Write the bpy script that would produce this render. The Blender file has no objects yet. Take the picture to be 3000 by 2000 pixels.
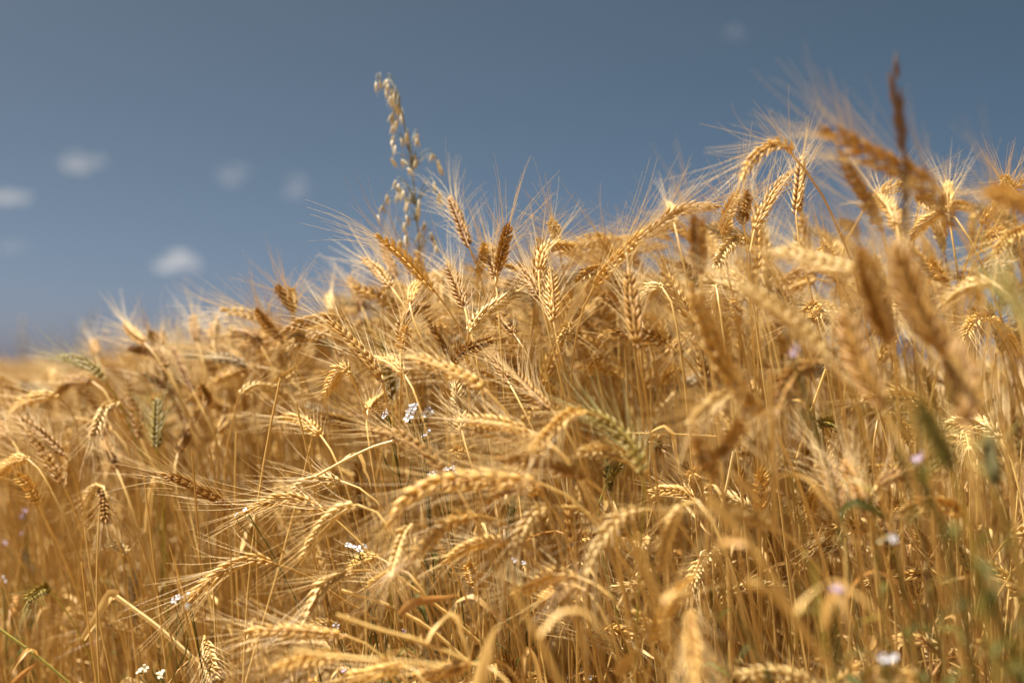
import bpy, math, random
import numpy as np
from mathutils import Vector, Matrix

# ------------------------------------------------------------------ camera, sky, sun, exposure
scn = bpy.context.scene
COL = scn.collection
CAM_Z = 0.80
PITCH = math.radians(1.0)
FPX = 50.0 / 36.0 * 3000.0            # focal length in photograph pixels
cam_data = bpy.data.cameras.new("camera")
cam = bpy.data.objects.new("camera", cam_data)
COL.objects.link(cam)
cam.location = (0, 0, CAM_Z)
cam.rotation_euler = (math.pi / 2 + PITCH, 0, 0)
cam_data.lens = 50
cam_data.sensor_width = 36
cam_data.clip_start = 0.02
cam_data.clip_end = 60000
cam_data.dof.use_dof = True
cam_data.dof.focus_distance = 1.41
cam_data.dof.aperture_fstop = 2.5
cam_data.dof.aperture_blades = 9
scn.camera = cam

SUN_DIR = Vector((-0.33, 0.11, 0.92)).normalized()      # towards the sun
sun_el = math.asin(SUN_DIR.z)
sun_az = math.atan2(SUN_DIR.x, SUN_DIR.y)
world = bpy.data.worlds.new("World")
scn.world = world
world.use_nodes = True
wn, wl = world.node_tree.nodes, world.node_tree.links
wn.clear()
sky = wn.new("ShaderNodeTexSky")
sky.sky_type = 'NISHITA'
sky.sun_disc = False
sky.sun_elevation = sun_el
sky.sun_rotation = sun_az
sky.altitude = 300
sky.air_density = 0.10
sky.dust_density = 2.7
sky.ozone_density = 3.0
hsv = wn.new("ShaderNodeHueSaturation")
hsv.inputs['Saturation'].default_value = 1.22
hsv.inputs['Hue'].default_value = 0.463
bg = wn.new("ShaderNodeBackground")
bg.inputs['Strength'].default_value = 0.05
wo = wn.new("ShaderNodeOutputWorld")
wl.new(sky.outputs[0], hsv.inputs['Color'])
wl.new(hsv.outputs[0], bg.inputs['Color'])
wl.new(bg.outputs[0], wo.inputs['Surface'])

sun_data = bpy.data.lights.new("sun", 'SUN')
sun_data.energy = 5.0
sun_data.angle = math.radians(0.53)
sun_data.color = (1.0, 0.96, 0.87)
sun = bpy.data.objects.new("sun", sun_data)
COL.objects.link(sun)
sun.rotation_euler = SUN_DIR.to_track_quat('Z', 'Y').to_euler()

scn.view_settings.view_transform = 'Standard'
scn.view_settings.look = 'None'
scn.view_settings.exposure = 1.74
scn.view_settings.gamma = 1.0
scn.cycles.use_denoising = True
scn.cycles.max_bounces = 8
scn.cycles.diffuse_bounces = 4
scn.cycles.transmission_bounces = 6
scn.cycles.transparent_max_bounces = 8
scn.cycles.volume_bounces = 2

CAM_M = Matrix.Translation((0, 0, CAM_Z)) @ Matrix.Rotation(math.pi / 2 + PITCH, 4, 'X')
CAM_I = CAM_M.inverted()


def at(u, v, d):
    """The point seen at photograph pixel (u, v), d metres along the view axis."""
    return np.array(CAM_M @ Vector(((u - 1500) / FPX * d, (1000 - v) / FPX * d, -d)))


def seen_at(p):
    q = CAM_I @ Vector(p)
    return 1500 + q.x / -q.z * FPX, 1000 - q.y / -q.z * FPX, -q.z


def ground_z(x, y):
    """The field lies on a slope that falls to the west."""
    return 0.13 * math.tanh(x * 1.15) - 0.012 * max(0.0, min(1.0, (y - 3) / 20.0)) * 1.0


# ------------------------------------------------------------------ materials
def new_mat(name):
    m = bpy.data.materials.new(name)
    m.use_nodes = True
    m.node_tree.nodes.clear()
    return m, m.node_tree.nodes, m.node_tree.links


def straw_mat(name, dark, light, translucent=0.25, rough=0.5, spec=0.35, rnd=0.55, noise_scale=160.0, base_tint=None, tip_tint=None):
    """Dry plant tissue: colour differs from plant to plant (object random), from husk to husk
    (attribute 'var') and along each husk (attribute 'along'); light passes through."""
    m, n, l = new_mat(name)
    out = n.new("ShaderNodeOutputMaterial")
    oi = n.new("ShaderNodeObjectInfo")
    av = n.new("ShaderNodeAttribute"); av.attribute_name = "var"
    no = n.new("ShaderNodeTexNoise"); no.inputs['Scale'].default_value = noise_scale; no.inputs['Detail'].default_value = 3
    tc = n.new("ShaderNodeTexCoord")
    l.new(tc.outputs['Object'], no.inputs['Vector'])
    a = n.new("ShaderNodeMath"); a.operation = 'MULTIPLY_ADD'
    l.new(oi.outputs['Random'], a.inputs[0]); a.inputs[1].default_value = rnd
    b = n.new("ShaderNodeMath"); b.operation = 'MULTIPLY_ADD'
    l.new(av.outputs['Fac'], b.inputs[0]); b.inputs[1].default_value = 0.45
    c = n.new("ShaderNodeMath"); c.operation = 'MULTIPLY_ADD'
    l.new(no.outputs['Fac'], c.inputs[0]); c.inputs[1].default_value = 0.5; c.inputs[2].default_value = -0.25
    l.new(c.outputs[0], b.inputs[2]); l.new(b.outputs[0], a.inputs[2])
    mx = n.new("ShaderNodeMix"); mx.data_type = 'RGBA'
    l.new(a.outputs[0], mx.inputs['Factor'])
    mx.inputs[6].default_value = (*dark, 1); mx.inputs[7].default_value = (*light, 1)
    col = mx.outputs[2]
    if tip_tint is not None:
        al = n.new("ShaderNodeAttribute"); al.attribute_name = "along"
        rp = n.new("ShaderNodeMapRange"); rp.inputs[1].default_value = 0.35; rp.inputs[2].default_value = 1.0
        rp.inputs[3].default_value = 0.0; rp.inputs[4].default_value = 0.65
        l.new(al.outputs['Fac'], rp.inputs[0])
        m2 = n.new("ShaderNodeMix"); m2.data_type = 'RGBA'
        l.new(rp.outputs[0], m2.inputs['Factor']); l.new(col, m2.inputs[6]); m2.inputs[7].default_value = (*tip_tint, 1)
        col = m2.outputs[2]
    p = n.new("ShaderNodeBsdfPrincipled")
    p.inputs['Roughness'].default_value = rough
    p.inputs['Specular IOR Level'].default_value = spec
    l.new(col, p.inputs['Base Color'])
    t = n.new("ShaderNodeBsdfTranslucent")
    l.new(col, t.inputs['Color'])
    ms = n.new("ShaderNodeMixShader"); ms.inputs[0].default_value = translucent
    l.new(p.outputs[0], ms.inputs[1]); l.new(t.outputs[0], ms.inputs[2])
    l.new(ms.outputs[0], out.inputs['Surface'])
    return m


M = {}
M['husk'] = straw_mat('ripe_husk', (0.355, 0.170, 0.026), (0.664, 0.410, 0.102), 0.18, 0.48, 0.4, 0.6, 220, tip_tint=(0.721, 0.497, 0.161))
M['husk_brown'] = straw_mat('brown_husk', (0.199, 0.086, 0.012), (0.398, 0.200, 0.034), 0.2, 0.5, 0.35, 0.5, 220, tip_tint=(0.468, 0.261, 0.061))
M['husk_pale'] = straw_mat('pale_husk', (0.485, 0.304, 0.088), (0.669, 0.480, 0.189), 0.18, 0.48, 0.4, 0.5, 220, tip_tint=(0.679, 0.494, 0.220))
M['husk_grey'] = straw_mat('weathered_husk', (0.22, 0.155, 0.08), (0.42, 0.32, 0.185), 0.18, 0.55, 0.3, 0.5, 220, tip_tint=(0.46, 0.37, 0.23))
M['husk_green'] = straw_mat('unripe_husk', (0.15, 0.105, 0.010), (0.32, 0.215, 0.035), 0.22, 0.5, 0.35, 0.5, 220, tip_tint=(0.34, 0.25, 0.05))
M['husk_dark_green'] = straw_mat('dark_green_husk', (0.055, 0.052, 0.008), (0.14, 0.115, 0.02), 0.2, 0.5, 0.3, 0.5, 220, tip_tint=(0.15, 0.125, 0.025))
M['awn'] = straw_mat('awn_bristle', (0.576, 0.369, 0.123), (0.762, 0.578, 0.281), 0.3, 0.38, 0.55, 0.6, 60)
M['awn_green'] = straw_mat('unripe_awn', (0.22, 0.20, 0.05), (0.5, 0.42, 0.14), 0.28, 0.4, 0.5, 0.5, 60)
M['stem'] = straw_mat('straw_stem', (0.346, 0.182, 0.037), (0.674, 0.451, 0.146), 0.1, 0.42, 0.45, 0.7, 35)
M['straw_pale'] = straw_mat('bleached_straw', (0.50, 0.35, 0.13), (0.72, 0.54, 0.24), 0.1, 0.4, 0.5, 0.5, 30)
M['stem_green'] = straw_mat('yellow_green_stem', (0.20, 0.18, 0.03), (0.46, 0.36, 0.07), 0.12, 0.45, 0.4, 0.6, 35)
M['leaf'] = straw_mat('dry_leaf', (0.389, 0.201, 0.046), (0.694, 0.478, 0.181), 0.3, 0.55, 0.3, 0.8, 45)
M['leaf_orange'] = straw_mat('rusty_dry_leaf', (0.30, 0.14, 0.035), (0.47, 0.25, 0.075), 0.35, 0.55, 0.3, 0.6, 45)
M['weed_green'] = straw_mat('weed_green', (0.050, 0.058, 0.012), (0.150, 0.140, 0.032), 0.35, 0.6, 0.12, 0.8, 60)
M['oat_stem'] = straw_mat('oat_stem', (0.170, 0.170, 0.128), (0.255, 0.246, 0.170), 0.12, 0.5, 0.3, 0.5, 35)
M['oat_husk'] = straw_mat('oat_husk', (0.468, 0.365, 0.221), (0.722, 0.646, 0.493), 0.4, 0.5, 0.3, 0.9, 200)
M['dark_spike'] = straw_mat('dark_grass_spike', (0.085, 0.045, 0.020), (0.19, 0.10, 0.04), 0.15, 0.55, 0.3, 0.5, 120)
M['petal'] = straw_mat('white_petal', (0.50, 0.50, 0.55), (0.62, 0.61, 0.64), 0.35, 0.5, 0.2, 0.5, 60)
M['petal_lilac'] = straw_mat('lilac_petal', (0.391, 0.289, 0.442), (0.527, 0.425, 0.561), 0.35, 0.5, 0.2, 0.5, 60)
M['petal_cream'] = straw_mat('cream_petal', (0.612, 0.578, 0.383), (0.697, 0.663, 0.510), 0.35, 0.5, 0.2, 0.5, 60)
M['flower_eye'] = straw_mat('flower_centre', (0.45, 0.40, 0.08), (0.55, 0.5, 0.15), 0.2, 0.5, 0.3, 0.5, 60)
M['insect'] = straw_mat('insect_body', (0.02, 0.015, 0.012), (0.04, 0.03, 0.025), 0.0, 0.35, 0.5, 0.5, 60)
M['wing'] = straw_mat('insect_wing', (0.12, 0.11, 0.11), (0.2, 0.19, 0.19), 0.5, 0.3, 0.5, 0.5, 60)


def ground_mat():
    m, n, l = new_mat('dry_ground')
    out = n.new("ShaderNodeOutputMaterial")
    p = n.new("ShaderNodeBsdfPrincipled"); p.inputs['Roughness'].default_value = 0.95; p.inputs['Specular IOR Level'].default_value = 0.1
    tc = n.new("ShaderNodeTexCoord")
    n1 = n.new("ShaderNodeTexNoise"); n1.inputs['Scale'].default_value = 9.0; n1.inputs['Detail'].default_value = 8
    n2 = n.new("ShaderNodeTexNoise"); n2.inputs['Scale'].default_value = 0.02; n2.inputs['Detail'].default_value = 4
    for t in (n1, n2):
        l.new(tc.outputs['Object'], t.inputs['Vector'])
    r = n.new("ShaderNodeValToRGB")
    r.color_ramp.elements[0].position = 0.35; r.color_ramp.elements[0].color = (0.10, 0.06, 0.03, 1)
    r.color_ramp.elements[1].position = 0.62; r.color_ramp.elements[1].color = (0.26, 0.165, 0.075, 1)
    l.new(n1.outputs['Fac'], r.inputs[0])
    mx = n.new("ShaderNodeMix"); mx.data_type = 'RGBA'; mx.inputs[7].default_value = (0.40, 0.29, 0.15, 1)
    l.new(n2.outputs['Fac'], mx.inputs['Factor']); l.new(r.outputs[0], mx.inputs[6])
    l.new(mx.outputs[2], p.inputs['Base Color'])
    bp = n.new("ShaderNodeBump"); bp.inputs['Distance'].default_value = 0.03
    l.new(n1.outputs['Fac'], bp.inputs['Height']); l.new(bp.outputs[0], p.inputs['Normal'])
    l.new(p.outputs[0], out.inputs['Surface'])
    return m


M['ground'] = ground_mat()


def cloud_mat(name, density):
    m, n, l = new_mat(name)
    out = n.new("ShaderNodeOutputMaterial")
    v = n.new("ShaderNodeVolumePrincipled")
    v.inputs['Color'].default_value = (0.97, 0.95, 0.95, 1)
    tc = n.new("ShaderNodeTexCoord"); no = n.new("ShaderNodeTexNoise")
    no.inputs['Scale'].default_value = 0.012; no.inputs['Detail'].default_value = 3
    mr = n.new("ShaderNodeMapRange")
    mr.inputs[1].default_value = .42; mr.inputs[2].default_value = .60; mr.inputs[3].default_value = density * .05; mr.inputs[4].default_value = density * 1.25
    l.new(tc.outputs['Object'], no.inputs['Vector']); l.new(no.outputs['Fac'], mr.inputs[0]); l.new(mr.outputs[0], v.inputs['Density'])
    l.new(v.outputs[0], out.inputs['Volume'])
    return m


# ------------------------------------------------------------------ mesh helpers
class Geo:
    """Collects quads with a material slot and two float attributes per vertex."""
    def __init__(self):
        self.v, self.q, self.m, self.var, self.al, self.n = [], [], [], [], [], 0

    def add(self, verts, quads, slot=0, var=None, along=None):
        verts = np.asarray(verts, dtype=np.float32).reshape(-1, 3)
        quads = np.asarray(quads, dtype=np.int32).reshape(-1, 4)
        k = len(verts)
        self.v.append(verts); self.q.append(quads + self.n)
        self.m.append(np.full(len(quads), slot, dtype=np.int32))
        self.var.append(np.full(k, 0.5, np.float32) if var is None else np.broadcast_to(np.asarray(var, np.float32), (k,)))
        self.al.append(np.zeros(k, np.float32) if along is None else np.broadcast_to(np.asarray(along, np.float32), (k,)))
        self.n += k

    def mesh(self, name, mats, origin=None):
        v = np.concatenate(self.v)
        if origin is not None:
            v = v - np.asarray(origin, np.float32)
        q = np.concatenate(self.q)
        me = bpy.data.meshes.new(name)
        me.vertices.add(len(v)); me.vertices.foreach_set('co', v.ravel())
        me.loops.add(q.size); me.loops.foreach_set('vertex_index', q.ravel())
        me.polygons.add(len(q))
        me.polygons.foreach_set('loop_start', np.arange(0, q.size, 4, dtype=np.int32))
        me.polygons.foreach_set('loop_total', np.full(len(q), 4, np.int32))
        me.polygons.foreach_set('use_smooth', np.ones(len(q), bool))
        me.polygons.foreach_set('material_index', np.concatenate(self.m))
        for nm, arr in (('var', self.var), ('along', self.al)):
            a = me.attributes.new(nm, 'FLOAT', 'POINT')
            a.data.foreach_set('value', np.concatenate(arr).astype(np.float32))
        for m in mats:
            me.materials.append(m)
        me.update(calc_edges=True)
        return me


def unit(v):
    v = np.asarray(v, float)
    return v / (np.linalg.norm(v, axis=-1, keepdims=True) + 1e-12)


def resample(pts, n):
    """Smooth curve through pts, n points at equal arc length."""
    P = np.asarray(pts, float)
    if len(P) == 2:
        D = P
    else:
        E = np.vstack([2 * P[0] - P[1], P, 2 * P[-1] - P[-2]])
        D = []
        for i in range(1, len(E) - 2):
            for t in np.linspace(0, 1, 14, endpoint=False):
                a, b, c, d = E[i - 1], E[i], E[i + 1], E[i + 2]
                D.append(0.5 * ((2 * b) + (c - a) * t + (2 * a - 5 * b + 4 * c - d) * t * t + (3 * b - a - 3 * c + d) * t ** 3))
        D.append(P[-1]); D = np.array(D)
    s = np.concatenate([[0], np.cumsum(np.linalg.norm(np.diff(D, axis=0), axis=1))])
    x = np.linspace(0, s[-1], n)
    return np.stack([np.interp(x, s, D[:, i]) for i in range(3)], 1), s[-1]


def frames(P, roll=0.0, ref=None):
    """Tangents and a twist-free normal/binormal along the polyline P."""
    T = unit(np.gradient(P, axis=0))
    r = np.array([0.3, 1, 0.2]) if ref is None else np.asarray(ref, float)
    n = r - T[0] * (r @ T[0])
    if np.linalg.norm(n) < 1e-3:
        n = np.array([1.0, 0.1, 0]) - T[0] * T[0][0]
    n = unit(n)
    N = np.zeros_like(P)
    for i in range(len(P)):
        n = unit(n - T[i] * (n @ T[i]))
        N[i] = n
    B = np.cross(T, N)
    c, s = math.cos(roll), math.sin(roll)
    return T, N * c + B * s, B * c - N * s


def tube(g, P, radii, sides=6, slot=0, var=0.5, ref=None):
    P = np.asarray(P, float)
    k = len(P)
    T, N, B = frames(P, 0.0, ref)
    a = np.linspace(0, 2 * math.pi, sides, endpoint=False)
    ring = np.cos(a)[None, :, None] * N[:, None, :] + np.sin(a)[None, :, None] * B[:, None, :]
    v = P[:, None, :] + ring * np.broadcast_to(np.asarray(radii, float), (k,))[:, None, None]
    i = np.arange(k - 1)[:, None]; j = np.arange(sides)[None, :]
    q = np.stack([i * sides + j, i * sides + (j + 1) % sides, (i + 1) * sides + (j + 1) % sides, (i + 1) * sides + j], -1)
    g.add(v.reshape(-1, 3), q.reshape(-1, 4), slot, var, np.repeat(np.linspace(0, 1, k), sides))


def ribbon(g, P, widths, nrm, fold=0.25, slot=0, var=0.5, thick=0.00025):
    """A thin folded blade (a leaf): five vertices across on two skins."""
    P = np.asarray(P, float); k = len(P)
    T = unit(np.gradient(P, axis=0))
    nrm = np.asarray(nrm, float)
    if nrm.ndim == 1:
        nrm = np.repeat(nrm[None], k, 0)
    S = unit(np.cross(T, nrm)); U = np.cross(S, T)
    w = np.asarray(widths, float)
    xs = np.array([-1, -0.5, 0, 0.5, 1.0]); hs = np.abs(xs) * fold
    rows = P[:, None, :] + S[:, None, :] * (xs[None, :] * w[:, None])[..., None] + U[:, None, :] * (hs[None, :] * w[:, None])[..., None]
    i = np.arange(k - 1)[:, None]; j = np.arange(4)[None, :]
    q = np.stack([i * 5 + j, i * 5 + j + 1, (i + 1) * 5 + j + 1, (i + 1) * 5 + j], -1).reshape(-1, 4)
    g.add(rows.reshape(-1, 3), q, slot, var, np.repeat(np.linspace(0, 1, k), 5))


# husk template: a pointed, keeled ovoid along +Z, unit length, unit half width
_RT = np.array([0.0, 0.14, 0.36, 0.62, 0.84, 1.0]); _RW = np.array([0.35, 0.85, 1.0, 0.74, 0.34, 0.04])
_SA = np.linspace(0, 2 * math.pi, 6, endpoint=False)
LEM_V = np.array([[math.cos(a) * w, math.sin(a) * w * 0.8 + 0.28 * w * w, t] for t, w in zip(_RT, _RW) for a in _SA])
LEM_A = np.repeat(_RT, 6)
_i = np.arange(5)[:, None]; _j = np.arange(6)[None, :]
LEM_Q = np.stack([_i * 6 + _j, _i * 6 + (_j + 1) % 6, (_i + 1) * 6 + (_j + 1) % 6, (_i + 1) * 6 + _j], -1).reshape(-1, 4)


def husks(g, O, D, U, L, W, slot, var):
    """n husks: origins O, axes D, outward directions U, lengths L, half widths W."""
    D = unit(D); U = unit(U - D * (U * D).sum(1, keepdims=True)); X = np.cross(U, D)
    n = len(O)
    V = (O[:, None, :] + X[:, None, :] * (LEM_V[None, :, 0] * W[:, None])[..., None]
         + U[:, None, :] * (LEM_V[None, :, 1] * W[:, None])[..., None] + D[:, None, :] * (LEM_V[None, :, 2] * L[:, None])[..., None])
    Q = (LEM_Q[None] + (np.arange(n) * 36)[:, None, None])
    g.add(V.reshape(-1, 3), Q.reshape(-1, 4), slot, np.repeat(var, 36), np.tile(LEM_A, n))
    return O + D * L[:, None] * 0.96


def bristles(g, O, D, out, L, rng, slot, r0=0.00027, droop=0.0):
    """n tapering awns that start along D and bend towards out."""
    n = len(O); k = 6
    t = np.linspace(0, 1, k)
    bend = rng.normal(0.10, 0.10, n)
    side = unit(rng.normal(0, 1, (n, 3)))
    P = O[:, None, :] + D[:, None, :] * (t[None, :] * L[:, None])[..., None]
    P = P + out[:, None, :] * (t[None, :] ** 2 * (L * bend)[:, None])[..., None]
    P = P + side[:, None, :] * (t[None, :] ** 2.2 * (L * rng.uniform(0, 0.10, n))[:, None])[..., None]
    P[:, :, 2] -= t[None, :] ** 2 * droop * L[:, None]
    a = np.array([0, 2.0944, 4.18879])
    X = unit(np.cross(D, np.array([0.31, 0.52, 0.8]))); Y = np.cross(D, X)
    ring = np.cos(a)[None, :, None] * X[:, None, :] + np.sin(a)[None, :, None] * Y[:, None, :]
    r = r0 * (1 - 0.75 * t)
    V = P[:, :, None, :] + ring[:, None, :, :] * r[None, :, None, None]
    i = np.arange(k - 1)[:, None]; j = np.arange(3)[None, :]
    q = np.stack([i * 3 + j, i * 3 + (j + 1) % 3, (i + 1) * 3 + (j + 1) % 3, (i + 1) * 3 + j], -1).reshape(-1, 4)
    Q = q[None] + (np.arange(n) * k * 3)[:, None, None]
    g.add(V.reshape(-1, 3), Q.reshape(-1, 4), slot, np.repeat(rng.uniform(0, 1, n), k * 3))


def build_ear(gh, ga, pts, rng, roll=None, fat=1.0, awn=1.0, slot_h=0, slot_a=0, spread=1.0, beard=1.0):
    """A bearded wheat ear along the curve pts (base to tip): two ranks of three-husked spikelets and their awns."""
    P, length = resample(pts, 60)
    roll = rng.uniform(0, math.pi) if roll is None else roll
    T, N, B = frames(P, roll)
    big = min(1.3, max(1.0, length / .094))                   # long ears have bigger husks, not only more of them
    fat = min(1.42, fat * big)
    n = max(9, int(length / (0.0043 * big)))
    f = (np.arange(n) + 0.4) / (n + 0.3)
    idx = f * 0.955 * 59
    ii = np.clip(idx.astype(int), 0, 58); fr = (idx - ii)[:, None]
    lerp = lambda A: A[ii] * (1 - fr) + A[ii + 1] * fr
    p, t, nn, b = lerp(P), unit(lerp(T)), unit(lerp(N)), unit(lerp(B))
    sg = np.where(np.arange(n) % 2 == 0, 1.0, -1.0)[:, None]
    prof = np.interp(f, [0, 0.12, 0.35, 0.75, 1.0], [0.62, 0.9, 1.0, 0.92, 0.62]) * fat
    tips, dirs, outs, ff = [], [], [], []
    for lat in (-1.0, 0.0, 1.0):
        jit = rng.normal(0, 0.09, (n, 3))
        open_ = (0.38 if lat else 0.50) * spread
        D = t + sg * nn * open_ + b * lat * 0.36 * spread + jit
        O = p + sg * nn * (0.0014 * prof)[:, None] + b * lat * (0.0020 * prof)[:, None]
        U = sg * nn + b * lat * 0.9
        L = (0.0122 if lat else 0.0104) * prof * rng.uniform(0.82, 1.15, n)
        W = (0.00212 if lat else 0.00185) * prof * rng.uniform(0.8, 1.12, n)
        tp = husks(gh, O, D, U, L, W, slot_h, rng.uniform(0, 1, n))
        keep = rng.uniform(0, 1, n) < (0.9 if lat else 0.3) * beard
        tips.append(tp[keep]); dirs.append((unit(D) * 0.75 + t * 0.55)[keep] + sg[keep] * nn[keep] * rng.uniform(-.06, .20, (keep.sum(), 1)) + (b * lat)[keep] * rng.uniform(-.02, .22, (keep.sum(), 1)))
        outs.append(unit(sg * nn + b * lat * 0.7)[keep]); ff.append(f[keep])
    # terminal spikelet
    e = P[-4][None]; tt = T[-1][None]
    for a in (-0.25, 0.25, 0.0):
        D = tt + N[-1][None] * a + rng.normal(0, .04, (1, 3))
        tp = husks(gh, e, D, N[-1][None] * (1 if a >= 0 else -1), np.array([0.0098 * fat]), np.array([0.0016 * fat]), slot_h, rng.uniform(0, 1, 1))
        tips.append(tp); dirs.append(unit(D)); outs.append(N[-1][None] * np.sign(a + .01)); ff.append(np.ones(1))
    tips, dirs, outs, ff = np.vstack(tips), unit(np.vstack(dirs)), np.vstack(outs), np.concatenate(ff)
    if awn > 0:
        L = np.interp(ff, [0, 0.3, 1.0], [0.042, 0.060, 0.064]) * awn * rng.uniform(0.75, 1.15, len(ff))
        bristles(ga, tips, dirs, outs, L, rng, slot_a)
    tube(gh, P, np.full(60, 0.0011), 5, slot_h, 0.2)


def stem_radii(P, r_top, r_bot):
    k = len(P)
    r = np.linspace(r_top, r_bot, k)
    return r


# ------------------------------------------------------------------ linking
def tag(o, label=None, cat=None, group=None, kind=None):
    for k, v in (('label', label), ('category', cat), ('group', group), ('kind', kind)):
        if v:
            o[k] = v
    return o


def thing(name, loc, label, cat, group=None):
    o = bpy.data.objects.new(name, None)
    o.empty_display_size = 0.02
    COL.objects.link(o)
    o.location = loc
    return tag(o, label, cat, group)


def part(name, g, mats, parent, origin):
    """One mesh under its thing (or part); vertices are given in world space."""
    o = bpy.data.objects.new(name, g.mesh(name, mats, origin))
    COL.objects.link(o)
    o.parent = parent
    return o


# ------------------------------------------------------------------ setting
def build_ground():
    xs = np.concatenate([-np.geomspace(20000, 6, 26), np.linspace(-5, 5, 81), np.geomspace(6, 20000, 26)])
    ys = np.concatenate([-np.geomspace(20000, 3, 20), np.linspace(-2, 8, 81), np.geomspace(9, 20000, 30)])
    V = np.array([[x, y, ground_z(x, y) - (0.0 if y < 30 else 0.0)] for y in ys for x in xs])
    nx, ny = len(xs), len(ys)
    i = np.arange(ny - 1)[:, None]; j = np.arange(nx - 1)[None, :]
    Q = np.stack([i * nx + j, i * nx + j + 1, (i + 1) * nx + j + 1, (i + 1) * nx + j], -1)
    g = Geo(); g.add(V, Q.reshape(-1, 4))
    o = bpy.data.objects.new("ground", g.mesh("ground", [M['ground']]))
    COL.objects.link(o)
    tag(o, "dry straw-coloured ground under and beyond the wheat", None, None, 'structure')


build_ground()


def build_cloud(u, v, w, h, label, density, lobes, seed):
    """A small far cumulus: puffs merged into one closed volume."""
    D = 6000.0
    rng = random.Random(seed)
    c = at(u, v, D)
    s = D / FPX
    import bmesh
    bm = bmesh.new()
    for (fx, fz, r) in lobes:
        R = r * h * s
        tmp = bmesh.ops.create_icosphere(bm, subdivisions=3, radius=R)
        ph = [rng.uniform(0, 6.28) for _ in range(6)]
        for vt in tmp['verts']:
            k = 1 + 0.10 * math.sin(vt.co.x / R * 4 + ph[0]) * math.sin(vt.co.y / R * 4.5 + ph[1]) + 0.08 * math.sin(vt.co.z / R * 7 + ph[2])
            vt.co = Vector((vt.co.x * k * 1.15, vt.co.y * k * 1.2, vt.co.z * k * 0.85 if vt.co.z > 0 else vt.co.z * k * 0.5))
            vt.co += Vector((fx * w * s, rng.uniform(0, 0), fz * h * s))
    me = bpy.data.meshes.new("cloud"); bm.to_mesh(me); bm.free()
    for p in me.polygons:
        p.use_smooth = True
    me.materials.append(cloud_mat("cloud_vapour", density))
    o = bpy.data.objects.new("cloud", me)
    COL.objects.link(o); o.location = c
    tag(o, label, "cloud", "small clouds in the blue sky", 'thing')


CLOUDS = [
    (28, 582, 130, 62, "bright flat cloud cut by the left edge of the photo", 0.0027, [(-.3, .1, .55), (0, 0, .5), (.3, -.05, .42), (-.6, 0, .5)]),
    (238, 482, 120, 84, "lopsided white cloud, highest in the left part of the sky", 0.0013, [(-.2, .05, .52), (.05, -.1, .42), (.36, .05, .34)]),
    (682, 512, 92, 80, "faint cloud, left one of the pair west of the tall oats", 0.0007, [(-.2, .05, .45), (.22, .1, .38), (0, -.25, .36)]),
    (866, 552, 64, 90, "faint cloud nearest to the tall oats", 0.0006, [(0, .15, .4), (.05, -.15, .4)]),
    (515, 775, 130, 78, "bright rounded cloud low over the wheat, domed like a loaf", 0.0021, [(-.22, -.05, .45), (.05, .1, .58), (.3, -.05, .42)]),
    (40, 725, 96, 52, "very faint flat cloud below the bright one at the left edge", 0.0009, [(-.2, 0, .5), (.2, .05, .45)]),
    (535, 880, 60, 52, "barely visible cloud just under the loaf shaped cloud", 0.0012, [(-.1, 0, .5), (.2, .05, .4)]),
    (2155, 98, 70, 58, "small faint lone cloud high above the dark grass spike", 0.0006, [(-.15, .05, .5), (.2, -.05, .42)]),
]
for i, c in enumerate(CLOUDS):
    build_cloud(*c, seed=40 + i)


# ------------------------------------------------------------------ wheat
HUSK = {'g': 'husk', 'b': 'husk_brown', 'p': 'husk_pale', 'y': 'husk_green', 'd': 'husk_dark_green', 'w': 'husk_grey'}
AWN = {'g': 'awn', 'b': 'awn', 'p': 'awn', 'y': 'awn_green', 'd': 'awn_green', 'w': 'awn'}
STEM = {'g': 'stem', 'b': 'stem', 'p': 'stem', 'y': 'stem_green', 'd': 'stem_green', 'w': 'stem'}
LEAN = np.array([-0.22, 0.02, 0.0])        # the crop leans a little to the west


def bez(p0, p1, p2, p3, n):
    t = np.linspace(0, 1, n)[:, None]
    return (1 - t) ** 3 * p0 + 3 * (1 - t) ** 2 * t * p1 + 3 * (1 - t) * t * t * p2 + t ** 3 * p3


def leaf_curve(p, az, length, rise, rng, k=14):
    """A dry blade that leaves the stem at p, rises a little, folds over and hangs."""
    d = np.array([math.cos(az), math.sin(az), 0.0])
    th0 = rise; th1 = rng.uniform(-1.45, -0.5)
    kink = rng.uniform(0.25, 0.6)
    pts = [np.array(p, float)]
    step = length / (k - 1)
    for i in range(1, k):
        f = i / (k - 1)
        th = th0 + (th1 - th0) * (1 / (1 + math.exp(-(f - kink) * 14)))
        pts.append(pts[-1] + step * (d * math.cos(th) + np.array([0, 0, math.sin(th)])) + rng.normal(0, step * .12, 3))
    return np.array(pts), d


def add_leaf(g, p, az, length, width, rng, slot=0):
    P, d = leaf_curve(p, az, length, rng.uniform(0.2, 1.3), rng)
    k = len(P)
    f = np.linspace(0, 1, k)
    w = width * np.interp(f, [0, .1, .5, 1], [.45, 1, .8, .05])
    tw = rng.uniform(-2.5, 2.5) * f
    side = np.cross(d, [0, 0, 1.0])
    T = unit(np.gradient(P, axis=0))
    up = unit(np.cross(side[None], T))
    nrm = up * np.cos(tw)[:, None] + side[None] * np.sin(tw)[:, None]
    ribbon(g, P, w, nrm, rng.uniform(.1, .7), slot, rng.uniform(0, 1))


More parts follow.
